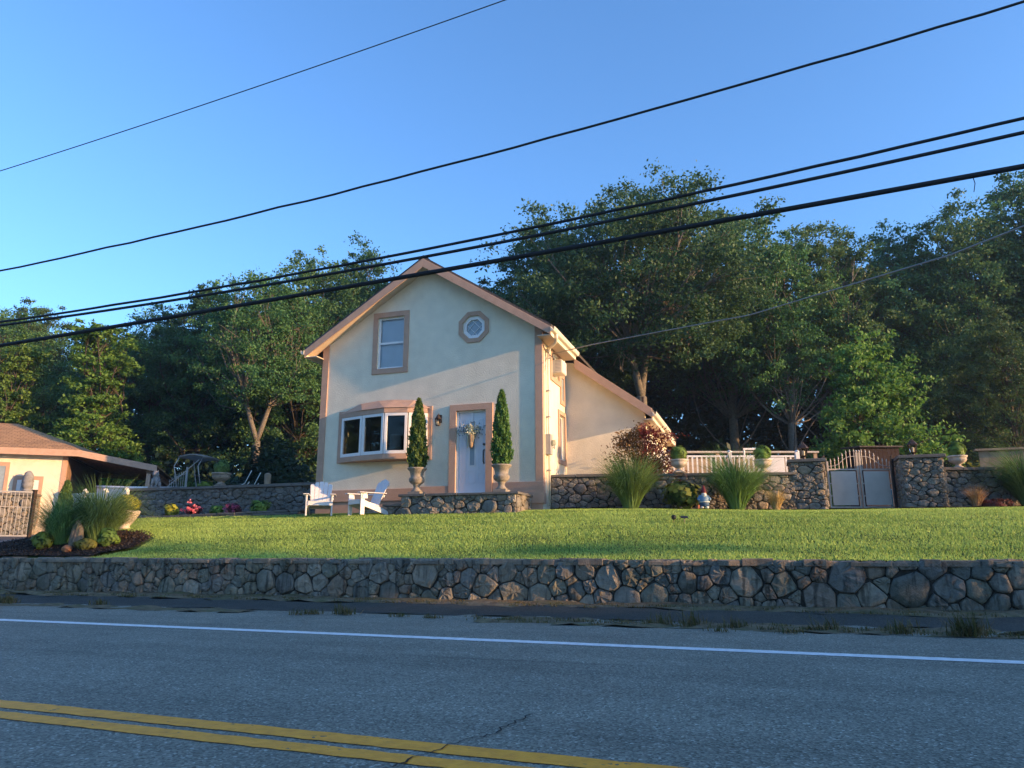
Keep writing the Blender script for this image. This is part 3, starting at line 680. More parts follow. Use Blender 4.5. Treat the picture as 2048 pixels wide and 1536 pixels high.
# roof
def slope(x0, z0, x1, z1, y0, y1, th):
    n = Vector((z1 - z0, 0, -(x1 - x0))).normalized(); n = n if n.z < 0 else -n
    return MB().prism([(x0, z0), (x1, z1), (x1 + n.x * th, z1 + n.z * th), (x0 + n.x * th, z0 + n.z * th)], lambda u, v: (u, y0, v), lambda u, v: (u, y1, v))
YR = YF - .44
hb(slope(XC - EX, rz(XC - EX), XC, PK, YR + .03, YB + .3, .06), 'roof', M['shingle'])
hb(slope(XC, PK, XC + EX, rz(XC + EX), YR + .03, YB + .3, .06), 'roof', M['shingle'])
hb(MB().prism([(XC - .16, PK - .09), (XC, PK + .025), (XC + .16, PK - .09), (XC, PK - .02)], lambda u, v: (u, YR + .02, v + .01), lambda u, v: (u, YB + .3, v + .01)), 'ridge_cap', M['shingle'])
zt = -.062 * 1.18
for sgn in (-1, 1):                                              # rake boards and soffits
    e = XC + sgn * (EX - .02); ze = rz(e)
    hb(MB().prism([(XC, PK + zt), (e, ze + zt), (e, ze + zt - .22), (XC, PK + zt - .25)], lambda u, v: (u, YR, v), lambda u, v: (u, YR + .035, v)), 'rake_board', M['trim'], bevel=.006)
    hb(MB().prism([(XC, PK - .19), (e - sgn * .02, rz(e) - .19), (e - sgn * .02, rz(e) - .215), (XC, PK - .215)], lambda u, v: (u, YR + .037, v), lambda u, v: (u, YF - .002, v)), 'rake_soffit', M['soffit'])
    hb(MB().box(min(e - sgn * .04, e), max(e - sgn * .04, e), YR + .04, 20.3 if sgn > 0 else YB, ze - .30, ze - .09), 'eave_fascia', M['gutter'])
    xi = XR + .002 if sgn > 0 else XL - .002
    hb(MB().box(min(xi, e - sgn * .05), max(xi, e - sgn * .05), YR + .04, 20.3 if sgn > 0 else YB, ze - .29, ze - .265), 'eave_soffit', M['soffit'])
def gutter(x, z, y0, y1, s=1):
    pr = [(0, 0), (.075, .01), (.105, .06), (.11, .115), (.10, .115), (.095, .065), (.07, .025), (.01, .02), (.01, .115), (0, .115)]
    return MB().prism([(x + s * a, z + b) for a, b in pr], lambda u, v: (u, y0, v), lambda u, v: (u, y1, v))
gx = XC + EX - .02
hb(gutter(gx + .004, rz(gx) - .20, YR - .02, 20.28), 'gutter', M['gutter'])
hb(gutter(XC - EX + .016, rz(gx) - .20, YR - .02, YB, -1), 'gutter', M['gutter'])
hb(MB().tube([(gx + .05, 17.95, rz(gx) - .19), (gx + .05, 17.95, rz(gx) - .30), (gx + .0, 18.05, rz(gx) - .37), (XR + .12, 18.36, rz(gx) - .42), (XR + .09, 18.44, rz(gx) - .52), (XR + .09, 18.44, rz(gx) - .7)], .045, 8), 'downspout', M['gutter'], smooth=True)
# wing roof
wx0, wz0, wx1, wz1 = -4.85, 6.33, -2.66, 4.72
hb(slope(-4.86, 6.337, wx1, wz1, 20.28, YB + .3, .06), 'wing_roof', M['shingle'])
hb(MB().prism([(wx0, wz0 + .012), (wx1 - .01, wz1 + .012), (wx1 - .01, wz1 - .25), (wx0, wz0 - .27)], lambda u, v: (u, 20.26, v), lambda u, v: (u, 20.295, v)), 'rake_board', M['trim'], bevel=.005)
hb(MB().prism([(wx0, wz0 - .09), (wx1 - .02, wz1 - .10), (wx1 - .02, wz1 - .12), (wx0, wz0 - .11)], lambda u, v: (u, 20.297, v), lambda u, v: (u, 20.75, v)), 'rake_soffit', M['soffit'])
hb(gutter(wx1, wz1 - .20, 20.25, 23.7), 'gutter', M['gutter'])
hb(MB().box(wx1 - .04, wx1 - .003, 20.3, YB, wz1 - .30, wz1 - .09), 'eave_fascia', M['gutter'])
hb(MB().box(-2.948, wx1 - .05, 20.3, YB, wz1 - .29, wz1 - .265), 'eave_soffit', M['soffit'])
hb(MB().tube([(wx1 + .05, 23.6, wz1 - .19), (wx1 + .05, 23.6, wz1 - .34), (wx1 - .1, 23.65, wz1 - .45), (-2.9, 23.7, wz1 - .5), (-2.9, 23.7, wz1 - 1.2)], .045, 8), 'downspout', M['gutter'], smooth=True)
hb(MB().tube([(-3.1, 21.6, 5.0), (-3.1, 21.6, 5.35)], .04, 8), 'vent_pipe', M['bronze'])
hb(MB().tube([(-4.6, 21.2, 5.9), (-4.6, 21.2, 6.2)], .04, 8), 'vent_pipe', M['white'])
# trim: corners, base band, plinth
t1 = .035
for a, b, z0_, nm in ((XL - t1, XL + .17, 1.95, 'corner_board'), (XR - .17, XR + t1, 2.05, 'corner_board')):
    xe = (a + b) / 2
    hb(MB().prism([(a, z0_ + .25), (b, z0_ + .25), (b, und(b) - .05), (a, und(a) - .05)], lambda u, v: (u, YF - t1, v), lambda u, v: (u, YF - .001, v)), nm, M['trim'], bevel=.006)
hb(MB().box(XR + .001, XR + t1, YF - .0005, YF + .16, 2.3, und(XR) - .12), 'corner_board', M['trim'])
hb(MB().box(XL - t1, XL - .001, YF - .0005, YF + .16, 2.2, und(XL) - .12), 'corner_board', M['trim'])
hb(MB().box(-3.12, -2.95 + t1, 20.69, 20.73, 2.0, 4.42), 'corner_board', M['trim'], bevel=.005)
hb(MB().box(XL - t1 - .01, -8.60, YF - t1 - .012, YF - .001, 2.2, 2.52), 'base_band', M['trim'], bevel=.006)
hb(MB().box(-8.60, DO[0] - .2, YF - t1 - .012, YF - .001, 2.275, 2.55), 'base_band', M['trim'], bevel=.006)
hb(MB().box(DO[1] + .2, XR + t1 + .01, YF - t1 - .012, YF - .001, 2.28, 2.60), 'base_band', M['trim'], bevel=.006)
hb(MB().box(XR - .35, XR + t1 + .012, YF - t1 - .014, YF + .2, 2.05, 2.31), 'base_block', M['trim'], bevel=.006)
hb(MB().box(XL - .01, XR + .01, YF - .012, YF - .001, 1.5, 2.2), 'plinth', M['trim'])
def frame(mb_u, a, b, c, d, w_, y0, y1):                         # picture-frame trim of four butted boards
    m = MB(); m.box(a - w_, b + w_, y0, y1, d, d + w_); m.box(a - w_, b + w_, y0, y1, c - w_, c); m.box(a - w_, a, y0, y1, c, d); m.box(b, b + w_, y0, y1, c, d); return m
# upper sash window
uw = hb(frame(0, *WU, .15, YF - t1, YF - .001), 'window', M['trim'], bevel=.005)
a, b, c, d = WU
def sash(a, b, c, d, y0, y1, w_=.045):
    return MB().box(a, b, y0, y1, d - w_, d).box(a, b, y0, y1, c, c + w_).box(a, a + w_, y0, y1, c + w_, d - w_).box(b - w_, b, y0, y1, c + w_, d - w_)
hb(sash(a, b, c, d, YF + .05, YF + .12, .05).box(a + .05, b - .05, YF + .055, YF + .11, 6.60, 6.66), 'sash', M['white'], uw)
for z0_, z1_, y in ((c + .05, 6.60, YF + .075), (6.66, d - .05, YF + .09)):
    hb(MB().box(a + .05, b - .05, y, y + .006, z0_, z1_), 'pane', M['glassclear'], uw)
bl = MB(); z = c + .03
while z < d - .02: bl.box(a + .01, b - .01, YF + .155, YF + .175, z, z + .030, None); z += .034
hb(bl, 'blind', M['blind'], uw)
# octagonal window
def ring(r0, r1, y0, y1):
    return MB().holed(octo(r1), [octo(r0)], lambda u, v: (u, y0, v), lambda u, v: (u, y1, v))
ow = hb(ring(.345, .475, YF - t1, YF - .001), 'octagonal_window', M['trim'], bevel=.005)
hb(ring(.24, .338, YF + .03, YF + .12), 'sash', M['white'], ow)
hb(MB().prism(octo(.245), lambda u, v: (u, YF + .08, v), lambda u, v: (u, YF + .09, v)), 'pane', M['frost'], ow)
m = MB()
for s in (-1, 1):
    for o_ in (-.1, .1):
        p = Vector((-7.08, YF + .07, 6.84)); dd = Vector((.7071, 0, s * .7071)); nn = Vector((-s * .7071, 0, .7071))
        k = math.sqrt(.235 ** 2 - o_ ** 2); m.beam(p + nn * o_ - dd * k, p + nn * o_ + dd * k, .012, .012, Vector((0, 1, 0)))
hb(m, 'muntin', M['white'], ow)
# bow window
bv = [(-11.0, 17.985), (-10.2, 17.70), (-9.45, 17.54), (-8.82, 17.68), (-8.36, 17.985)]
bay = hb(MB().holed(rect(-11.12, -8.25, 3.26, 4.72), [rect(-10.88, -8.44, 3.40, 4.58)], lambda u, v: (u, YF - t1, v), lambda u, v: (u, YF - .001, v)), 'bow_window', M['trim'], bevel=.005)
pl = bv + [(-8.36, YF - .036), (-11.0, YF - .036)]
pl = bv[:]; pl[0] = (-11.0, YF - .037); pl[-1] = (-8.36, YF - .037)
def out(k): return [(p[0], p[1] - k) for p in pl]
hb(MB().prism([(x_, y_ - .045) for x_, y_ in pl], lambda u, v: (u, v, 3.27), lambda u, v: (u, v, 3.415)), 'sill_board', M['trim'], bay, bevel=.006)
hb(MB().prism([(x_, y_ - .045) for x_, y_ in pl], lambda u, v: (u, v, 4.52), lambda u, v: (u, v, 4.65)), 'head_board', M['trim'], bay, bevel=.006)
rt = [(-10.45, YF - .002, 4.92), (-9.9, YF - .002, 4.97), (-9.4, YF - .002, 4.97), (-8.8, YF - .002, 4.92)]
ev = [(x_, y_ - .075, 4.655) for x_, y_ in pl]; ev[0] = (-11.06, YF - .04, 4.655); ev[-1] = (-8.3, YF - .04, 4.655)
hb(MB().add(ev + rt + [(x_, YF - .0015, 4.64) for x_ in (-11.06, -8.3)], [(0, 1, 5), (1, 6, 5), (1, 2, 6), (2, 7, 6), (2, 3, 7), (3, 8, 7), (3, 4, 8), (0, 5, 9), (4, 10, 8), (0, 9, 10, 4, 3, 2, 1)]), 'bow_roof', M['trim'], bay)
for i in range(4):
    p, q = Vector((*pl[i], 0)), Vector((*pl[i + 1], 0)); dd = (q - p); L = dd.length; ang = math.atan2(dd.y, dd.x)
    mt = Matrix.Translation(p) @ Matrix.Rotation(ang, 4, 'Z'); e = .012
    m = MB()
    for bx in ((e, L - e, -.03, .05, 3.417, 3.50), (e, L - e, -.03, .05, 4.44, 4.518), (e, .085, -.03, .05, 3.50, 4.44), (L - .085, L - e, -.03, .05, 3.50, 4.44)): m.box(*bx, m=mt)
    s_ = hb(m, 'sash', M['white'], bay, bevel=.004)
    hb(MB().box(.085, L - .085, .0, .006, 3.50, 4.44, m=mt), 'pane', M['glass'], bay)
# front door
dt = .19
dr = hb(MB().box(DO[0] - dt, DO[1] + dt, YF - t1 - .02, YF - .001, DO[3], DO[3] + .17).box(DO[0] - dt, DO[0], YF - t1 - .02, YF - .001, 2.275, DO[3]).box(DO[1], DO[1] + dt, YF - t1 - .02, YF - .001, 2.275, DO[3]), 'front_door', M['trim'], bevel=.005)
hb(MB().box(DO[0], DO[0] + .04, YF + .04, YF + .14, 2.34, DO[3]).box(DO[1] - .04, DO[1], YF + .04, YF + .14, 2.34, DO[3]).box(DO[0] + .04, DO[1] - .04, YF + .04, YF + .14, DO[3] - .04, DO[3]), 'jamb', M['white'], dr)
hb(MB().box(DO[0], DO[1], YF - .02, YF + .16, 2.27, 2.335), 'threshold', M['white'], dr, bevel=.006)
hb(MB().box(DO[0] + .042, DO[1] - .042, YF + .09, YF + .135, 2.345, DO[3] - .042), 'door_leaf', M['door'], dr)
xm = (DO[0] + DO[1]) / 2
def molding(a, b, c, d, w_=.018, y0=YF + .078, y1=YF + .0895):
    return MB().box(a, b, y0, y1, d - w_, d).box(a, b, y0, y1, c, c + w_).box(a, a + w_, y0, y1, c + w_, d - w_).box(b - w_, b, y0, y1, c + w_, d - w_)
for bx in ((xm - .31, xm - .17, 2.95, 4.30), (xm + .17, xm + .31, 2.95, 4.30), (xm - .31, xm - .17, 2.62, 2.88), (xm + .17, xm + .31, 2.62, 2.88), (xm - .11, xm + .11, 2.62, 2.95)):
    hb(molding(*bx), 'panel_molding', M['door'], dr)
hb(molding(xm - .095, xm + .095, 3.05, 4.28, .03), 'light_frame', M['white'], dr)
hb(MB().box(xm - .064, xm + .064, YF + .08, YF + .0885, 3.082, 4.248), 'door_glass', M['frost'], dr)
hb(MB().tube([(DO[1] - .085, YF + .085, 3.48), (DO[1] - .085, YF + .02, 3.44), (DO[1] - .085, YF + .015, 3.30), (DO[1] - .085, YF + .02, 3.16), (DO[1] - .085, YF + .085, 3.12)], .018, 8), 'handle', M['bronze'], dr, smooth=True)
hb(MB().tube([(DO[1] - .085, YF + .085, 3.62), (DO[1] - .085, YF + .05, 3.62)], .032, 12), 'deadbolt', M['bronze'], dr)
# side windows: trim, sash, glass
for (a, b, c, d) in ((18.98, 19.72, 5.55, 6.25), (19.72, 20.3, 3.35, 4.62)):
    m = MB(); y0, y1 = XR + .001, XR + t1; w_ = .13 if a < 19.5 else .12
    for (p, q, r_, s_) in ((a - w_, b + w_, d, d + w_), (a - w_, b + w_, c - w_, c), (a - w_, a, c, d), (b, b + w_, c, d)): m.box(y0, y1, p, q, r_, s_)
    wn = hb(m, 'side_window', M['trim'])
    m = MB(); y0, y1 = XR - .12, XR - .06
    for (p, q, r_, s_) in ((a, b, d - .05, d), (a, b, c, c + .05), (a, a + .05, c + .05, d - .05), (b - .05, b, c + .05, d - .05)): m.box(y0, y1, p, q, r_, s_)
    hb(m, 'sash', M['white'], wn); hb(MB().box(XR - .1, XR - .094, a + .05, b - .05, c + .05, d - .05), 'pane', M['glass'], wn)
m = MB(); y0, y1 = XR + .001, XR + t1                             # blank tan window surround beside the wing
for bx in ((19.86, 20.34, 5.72, 5.84), (19.86, 20.34, 4.94, 5.06), (19.86, 19.96, 5.06, 5.72), (20.24, 20.34, 5.06, 5.72)): m.box(y0, y1, *bx)
wn = hb(m, 'side_window', M['trim']); hb(MB().box(XR + .002, XR + .012, 19.96, 20.24, 5.06, 5.72), 'pane', M['frost'], wn)

# air conditioner standing in the side window
ac = thing('air_conditioner', 'white box air conditioner in the upper side window', 'air conditioner', (XR, 19.35, 5.66))
B(-.15, .27, -.24, .24, 0, .37).build('casing', M['gutter'], ac, bevel=.015)
m = MB()
for k in range(9): m.box(.2705, .28, -.21, .21, .03 + k * .035, .05 + k * .035)
m.build('grille', M['white'], ac)
m = MB()
for k in range(8): m.box(.08, .23, -.2435, -.2405, .06 + k * .04, .075 + k * .04)
m.build('side_louver', M['meter'], ac)
# electric service: mast, conduit, meter
em = thing('electric_meter', 'grey meter box with tall conduit on the sunlit side wall', 'meter', (XR, 18.42, 0))
MB().tube([(.07, 0, 2.0), (.07, 0, 6.05)], .03, 10).build('conduit', M['gutter'], em, smooth=True)
MB().lathe([(.03, 0), (.06, .02), (.065, .08), (.03, .13), (.0, .135)], (.07, 0, 6.05), 12).build('weatherhead', M['meter'], em, smooth=True)
B(.002, .14, -.11, .11, 3.32, 3.85).build('box', M['meter'], em, bevel=.01)
MB().tube([(.14, 0, 3.62), (.23, 0, 3.62)], .075, 14).build('dial', M['glass'], em)
for z in (2.9, 4.3, 5.0): B(.002, .105, -.05, .05, z, z + .03).build('strap', M['meter'], em)
MB().tube([(.07, .0, 6.12), (.12, -.1, 5.98), (.16, .1, 5.95), (.1, .3, 6.1), (.18, .35, 6.12)], .010, 6).build('drip_loop', M['cable'], em, smooth=True)
MB().tube([(.02, -.12, 6.1), (.05, -.2, 5.7), (.03, -.2, 5.5)], .006, 5).build('loose_wire', M['cablegrey'], em)
sc = thing('hose_bracket', 'small metal bracket on the sunlit side wall beside the meter', 'bracket', (XR, 18.75, 3.55))
MB().tube([(.0, 0, 0), (.12, 0, 0)], .015, 8).build('arm', M['meter'], sc); MB().tube([(.10, -.09, -.03), (.12, 0, .05), (.10, .09, -.03)], .014, 6).build('hook', M['meter'], sc)
# wall lantern
wl = thing('wall_lantern', 'dark metal wall lantern between bow window and door', 'lantern', (-8.02, YF, 4.14))
B(-.05, .05, -.03, -.002, .10, .32).build('backplate', M['bronze'], wl, bevel=.008)
MB().tube([(0, -.03, .25), (0, -.1, .33), (0, -.15, .29)], .013, 8).build('arm', M['bronze'], wl, smooth=True)
MB().lathe([(.02, .30), (.03, .285), (.095, .20), (.10, .185), (.0, .185)], (0, -.15, 0), 6).build('roof', M['bronze'], wl)
MB().lathe([(.055, .0), (.07, .012), (.07, .02), (.0, .02)], (0, -.15, 0), 6).build('base', M['bronze'], wl)
MB().lathe([(.058, .02), (.08, .185)], (0, -.15, 0), 6).build('glass', M['lampglass'], wl)
for k in range(6):
    a = R(60 * k); MB().tube([(.062 * math.cos(a), -.15 + .062 * math.sin(a), .02), (.085 * math.cos(a), -.15 + .085 * math.sin(a), .185)], .006, 5).build('bar', M['bronze'], wl)
MB().lathe([(.012, .02), (.015, .05), (.03, .09), (.015, .13), (.0, .14)], (0, -.15, 0), 8).build('bulb', M['shade'], wl)
# hanging flower basket on the door
wr = thing('door_basket', 'basket of white flowers and eucalyptus hanging on the white door', 'wreath', (xm, YF + .05, 3.95))
B(-.018, .018, -.01, .02, .28, .53).build('hanger', M['white'], wr)
MB().lathe([(.03, -.42), (.06, -.38), (.09, -.1), (.085, -.05)], (0, -.06, 0), 14).build('basket', M['wood'], wr, smooth=True)
rg = np.random.default_rng(77); n = 420; P = np.stack([rg.normal(0, .17, n), -.08 + rg.normal(0, .04, n), .06 + rg.normal(0, .085, n)], -1); P[:, 2] -= .0 * P[:, 0]
leaf_cloud('eucalyptus_leaves', P[np.abs(P[:, 0]) > .05], .03, leaf_mat('eucalyptus', (.05, .10, .09), (.16, .24, .22), .1), wr, 1, aspect=.5)
P = np.stack([rg.normal(0, .05, 260), -.11 + rg.normal(0, .03, 260), .02 + rg.normal(0, .08, 260)], -1)
M['petal'] = leaf_mat('white_petal', (.62, .62, .42), (.85, .85, .68), .2)
leaf_cloud('white_flowers', P, .026, M['petal'], wr, 2, aspect=.7)
P = np.stack([-.22 + rg.normal(0, .04, 20), -.1 + rg.normal(0, .02, 20), .12 + rg.normal(0, .06, 20)], -1); leaf_cloud('small_blossom', P, .02, M['shade'], wr, 3, aspect=.9)
for x_, l_ in ((-.06, .42), (-.03, .22), (.05, .28), (.08, .2)):
    MB().beam((x_, -.14, .02), (x_ * 1.3, -.10, -l_), .025, .004).build('ribbon', M['petal'], wr)
# things seen through the bow window
lp = thing('table_lamp', 'white drum table lamp behind the bow window', 'lamp', (-9.62, 18.55, 2.95))
MB().lathe([(.10, 0), (.11, .02), (.03, .06), (.07, .25), (.075, .38), (.02, .5), (.015, .72)], seg=16).build('base', M['urn'], lp, smooth=True)
MB().lathe([(.17, .72), (.16, 1.13), (.155, 1.13), (.165, .72)], seg=20).build('shade', M['shade'], lp, smooth=True)
B(-.35, .35, -.25, .25, -.75, 0).build('stand', M['room'], lp)
fg = thing('white_figurine', 'white stone figurine standing behind the bow window', 'statue', (-10.15, 18.3, 3.42))
MB().lathe([(.09, 0), (.1, .05), (.075, .09), (.10, .22), (.115, .34), (.08, .46), (.055, .52), (.075, .58), (.08, .65), (.05, .72), (.0, .74)], seg=16, mod=lambda i, a: 1 + .12 * math.sin(2 * a + i)).build('figure', M['urn'], fg, smooth=True)
B(-.14, .14, -.14, .14, -.05, .0).build('base', M['urn'], fg)

# ------------------------------------------------------------------ garage with lean-to carport at the left
GU = Vector((.8, .6, 0)); ga = math.atan2(.6, .8)
gr = thing('garage', 'cream garage with brown hip roof and open carport on its right', 'garage', (-28.38 * .75, 24.28 * .75, .85 - .85 * .75), ga); gr.scale = (.75, .75, .75)
# local axes: +x along the front to the right, -y towards the viewer
B(-11, 0, 0, 7, 1.4, 4.93).build('wall', M['stucco'], gr)
B(-.17, .02, -.02, .15, 1.4, 4.9).build('corner_board', M['trim'], gr)
rf = MB(); o_ = .45
fl, fr, low = (-11.5, -o_, 5.16), (.5, -o_, 5.16), (3.62, -o_ + .0, 4.60)
rdl, rdr = (-8, 3.5, 6.75), (-3.0, 3.5, 6.75)
rf.add([fl, fr, rdr, rdl, low, (3.62, 7.4, 4.60), (-11.5, 7.4, 5.16)], [(0, 1, 2, 3), (1, 4, 5, 2), (2, 5, 6, 3), (6, 0, 3)])
ro = rf.build('roof', M['gshingle'], gr); sm = ro.modifiers.new('thick', 'SOLIDIFY'); sm.thickness = .05; sm.offset = -1
MB().box(-11.5, .5, -o_ - .03, -o_, 4.88, 5.155).build('eave_fascia', M['trim'], gr)
MB().add([(.5, -o_ - .031, 5.155), (3.62, -o_ - .031, 4.60), (3.62, -o_ - .031, 4.33), (.5, -o_ - .031, 4.88), (.5, -o_, 5.155), (3.62, -o_, 4.60), (3.62, -o_, 4.33), (.5, -o_, 4.88)],
         [(0, 3, 2, 1), (4, 5, 6, 7), (0, 1, 5, 4), (1, 2, 6, 5), (2, 3, 7, 6), (3, 0, 4, 7)]).build('rake_fascia', M['trim'], gr)
MB().box(-11.4, .3, -o_ + .002, -.002, 4.935, 4.96).build('soffit', M['soffit'], gr)
for k in range(9):
    y_ = -.3 + k * .85; MB().beam((.03, y_, 5.0), (3.5, y_, 4.42), .05, .12).build('rafter', M['underroof'], gr)
MB().add([(.02, -.4, 5.08), (3.58, -.4, 4.5), (3.58, 7.3, 4.5), (.02, 7.3, 5.08)], [(0, 1, 2, 3)]).build('carport_ceiling', M['underroof'], gr)
B(.01, .03, .1, 7, 1.6, 4.9).build('carport_side_wall', M['underroof'], gr)
B(3.2, 3.36, -.3, -.14, 1.5, 4.42).build('post', M['trim'], gr); B(3.2, 3.36, 3.4, 3.56, 1.5, 4.42).build('post', M['trim'], gr); B(3.18, 3.38, -.3, 7, 4.25, 4.42).build('beam', M['underroof'], gr)
B(2.2, 3.2, 6.8, 7, 1.6, 4.4).build('rear_panel', M['wood'], gr)
gd = MB().box(-1.9, -.8, -.035, -.001, 3.86, 4.02).box(-1.9, -1.76, -.035, -.001, 1.85, 3.86).box(-.94, -.8, -.035, -.001, 1.85, 3.86).build('door', M['trim'], gr)
B(-1.757, -.943, -.02, -.001, 1.88, 3.857).build('leaf', M['white'], gd)
for k in range(3): B(-1.60 + k * .17, -1.47 + k * .17, -.026, -.0205, 3.42, 3.72).build('pane', M['frost'], gd)
gw = MB().box(-3.6, -2.1, -.035, -.001, 4.42, 4.58).box(-2.24, -2.1, -.035, -.001, 2.8, 4.42).box(-3.6, -3.46, -.035, -.001, 2.8, 4.42).box(-3.6, -2.1, -.035, -.001, 2.66, 2.8).build('window', M['trim'], gr)
B(-3.455, -2.245, -.015, -.001, 2.805, 4.415).build('pane', M['frost'], gw)
B(-11, -.0, -.04, -.0015, 1.4, 2.05).build('plinth', M['urnpale'], gr)

# ------------------------------------------------------------------ trees
def make_tree(seed, h, cr, cb, ncl, nleaf, leaf, kind='oak', lean=0., fork=False, base_bare=True):
    """trunk mesh and leaf points of a tree of height h, crown radius cr, crown starting at cb"""
    rg = random.Random(seed); nr = np.random.default_rng(seed); m = MB()
    def path(a, b, bend, k=5):
        a, b = Vector(a), Vector(b); d = b - a; u, v = perp(d); o1, o2 = rg.uniform(-bend, bend), rg.uniform(-bend, bend)
        return [a + d * (i / k) + (u * o1 + v * o2) * math.sin(math.pi * i / k) * d.length for i in range(k + 1)]
    r0 = h * .015 + .03; stems = []
    top = Vector((lean * h, rg.uniform(-.04, .04) * h, h * .86))
    if fork:
        fk = Vector((lean * h * .12, 0, h * fork)); m.tube(path((0, 0, -.3), fk, .02, 4), [r0 * 1.15, r0, r0 * .95, r0 * .95, r0 * 1.0], 8)
        for s in (-1, 1):
            p = path(fk, (s * cr * .42 + lean * h, rg.uniform(-.3, .3) * cr, h * .84), .06, 7); stems.append(p)
            m.tube(p, [r0 * .72 * (1 - .8 * i / 7) for i in range(8)], 7)
    else:
        p = path((0, 0, -.3), top, .035, 8); stems.append(p); m.tube(p, [r0 * (1.15 - .95 * i / 8) for i in range(9)], 8)
    cl = []
    tries = 0
    while len(cl) < ncl and tries < ncl * 40:
        tries += 1; t = rg.random(); z = cb + (h - cb) * t
        if kind == 'oak': rad = cr * (math.sin(math.pi * min(1, .12 + .88 * t) ** .8) ** .6 if t < .97 else .25) * (1 if t < .75 else 1.1 - .45 * (t - .75) / .25)
        elif kind == 'vine': rad = cr * (.75 + .25 * math.sin(t * 9 + seed)) * (1 - .45 * t ** 3)
        else: rad = cr * (1 - t) ** .8 + .12 * cr
        a = rg.uniform(0, 6.283); rad *= 1 + .22 * math.sin(3 * a + seed) + .12 * math.sin(7 * a + 2 * seed)
        q = math.sqrt(rg.uniform(.12, 1)); ax = Vector((lean * z, 0, 0)); c = Vector((math.cos(a) * rad * q, math.sin(a) * rad * q, z)) + ax
        if all((c - e).length > cr * .2 for e in cl): cl.append(c)
    for c in cl:
        sp = min(stems, key=lambda s: min((p - c).length for p in s)); zt = max(c.z * .72 - .1 * h * rg.random(), h * .12)
        p0 = min(sp[2:] if fork else sp, key=lambda p: abs(p.z - zt) + rg.uniform(0, .06) * h); pts = path(p0, c, .2, 4); L = (c - p0).length; rr = .006 * L + .014
        m.tube(pts, [rr * 1.4, rr, rr * .75, rr * .5, rr * .2], 5, False)
        for _ in range(3):
            e = c + Vector((rg.gauss(0, 1), rg.gauss(0, 1), rg.gauss(.2, .7))) * cr * .16; m.tube([pts[3], (pts[3] + e) / 2, e], [rr * .45, rr * .3, rr * .1], 4, False)
    per = nleaf // max(1, len(cl)); P = []; rn = []
    for c in cl:
        s = cr * rg.uniform(.17, .28); sub = rg.randint(5, 9); k = per // sub; cv = rg.uniform(.25, .75)
        for _ in range(sub):
            o = np.array(c) + nr.normal(0, s * .8, 3) * (1, 1, .75); ss = s * rg.uniform(.35, .75)
            d = nr.normal(size=(k, 3)); d /= np.linalg.norm(d, axis=1)[:, None]; rad = ss * np.minimum(np.abs(nr.normal(.6, .36, (k, 1))), 1.15)
            P.append(o + d * rad * (1.15, 1.15, .7)); rn.append(np.full(k, cv))
    P = np.concatenate(P); rn = np.concatenate(rn)
    P[:, 2] = np.maximum(P[:, 2], .1)
    return m, P, rn
proto = {}
def tree_proto(key, leafmat, bark, **k):
    leaf = k['leaf']; m, P, rn = make_tree(**k)
    me_t = m.mesh('trunk', bark, True); o = leaf_cloud('crown', P, leaf, leafmat, None, k['seed'], .6, .55, rnd=rn); me_c = o.data; bpy.data.objects.remove(o)
    proto[key] = (me_t, me_c, k['h'])
tree_proto('oak1', M['leafA'], M['bark'], seed=1, h=17, cr=4.3, cb=4.0, ncl=120, nleaf=80000, leaf=.098)
tree_proto('oak2', M['leafB'], M['bark'], seed=2, h=17, cr=4.8, cb=3.0, ncl=130, nleaf=84000, leaf=.098, lean=.03)
tree_proto('oak3', M['leafA'], M['bark'], seed=3, h=17, cr=3.6, cb=4.5, ncl=95, nleaf=64000, leaf=.095)
tree_proto('oak4', M['leafB'], M['bark'], seed=9, h=17, cr=4.0, cb=2.5, ncl=110, nleaf=74000, leaf=.095, lean=-.03)
tree_proto('big', M['leafA'], M['barkpale'], seed=4, h=18, cr=5.6, cb=9.0, ncl=130, nleaf=100000, leaf=.10, fork=.36)
tree_proto('forkL', M['leafB'], M['barkpale'], seed=6, h=15, cr=4.2, cb=7.6, ncl=80, nleaf=52000, leaf=.085, fork=.33)
tree_proto('tall', M['leafB'], M['barkpale'], seed=14, h=17, cr=3.8, cb=7.4, ncl=85, nleaf=56000, leaf=.095)
tree_proto('vine', M['leafC'], M['bark'], seed=5, h=12, cr=2.1, cb=.4, ncl=110, nleaf=36000, leaf=.10, kind='vine')
tree_proto('sap', M['leafC'], M['bark'], seed=8, h=7, cr=2.2, cb=.5, ncl=110, nleaf=30000, leaf=.085, kind='cone')
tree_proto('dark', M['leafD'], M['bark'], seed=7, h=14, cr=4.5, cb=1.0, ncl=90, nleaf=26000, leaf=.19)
def plant_tree(key, x, y, h, label, group=None, wide=1.0, rot=0, z=None, name='tree'):
    me_t, me_c, h0 = proto[key]; s = h / h0; z = Tz(x, y) if z is None else z
    t = thing(name, label, 'tree', (x, y, z), rot, group)
    for nm, me in (('trunk', me_t), ('crown', me_c)):
        o = link(nm, me, t); o.scale = (s * wide, s * wide, s)
    return t
def tree_px(key, px, top, d, label, group=None, wide=1.0, rot=0, name='tree'):
    p = atD(px, top, d); plant_tree(key, p.x, p.y, (p.z - Tz(p.x, p.y)) * (.93 if key not in ('vine', 'sap') else .97), label, group, wide, rot, name=name)
G = 'trees of the wood behind the house'
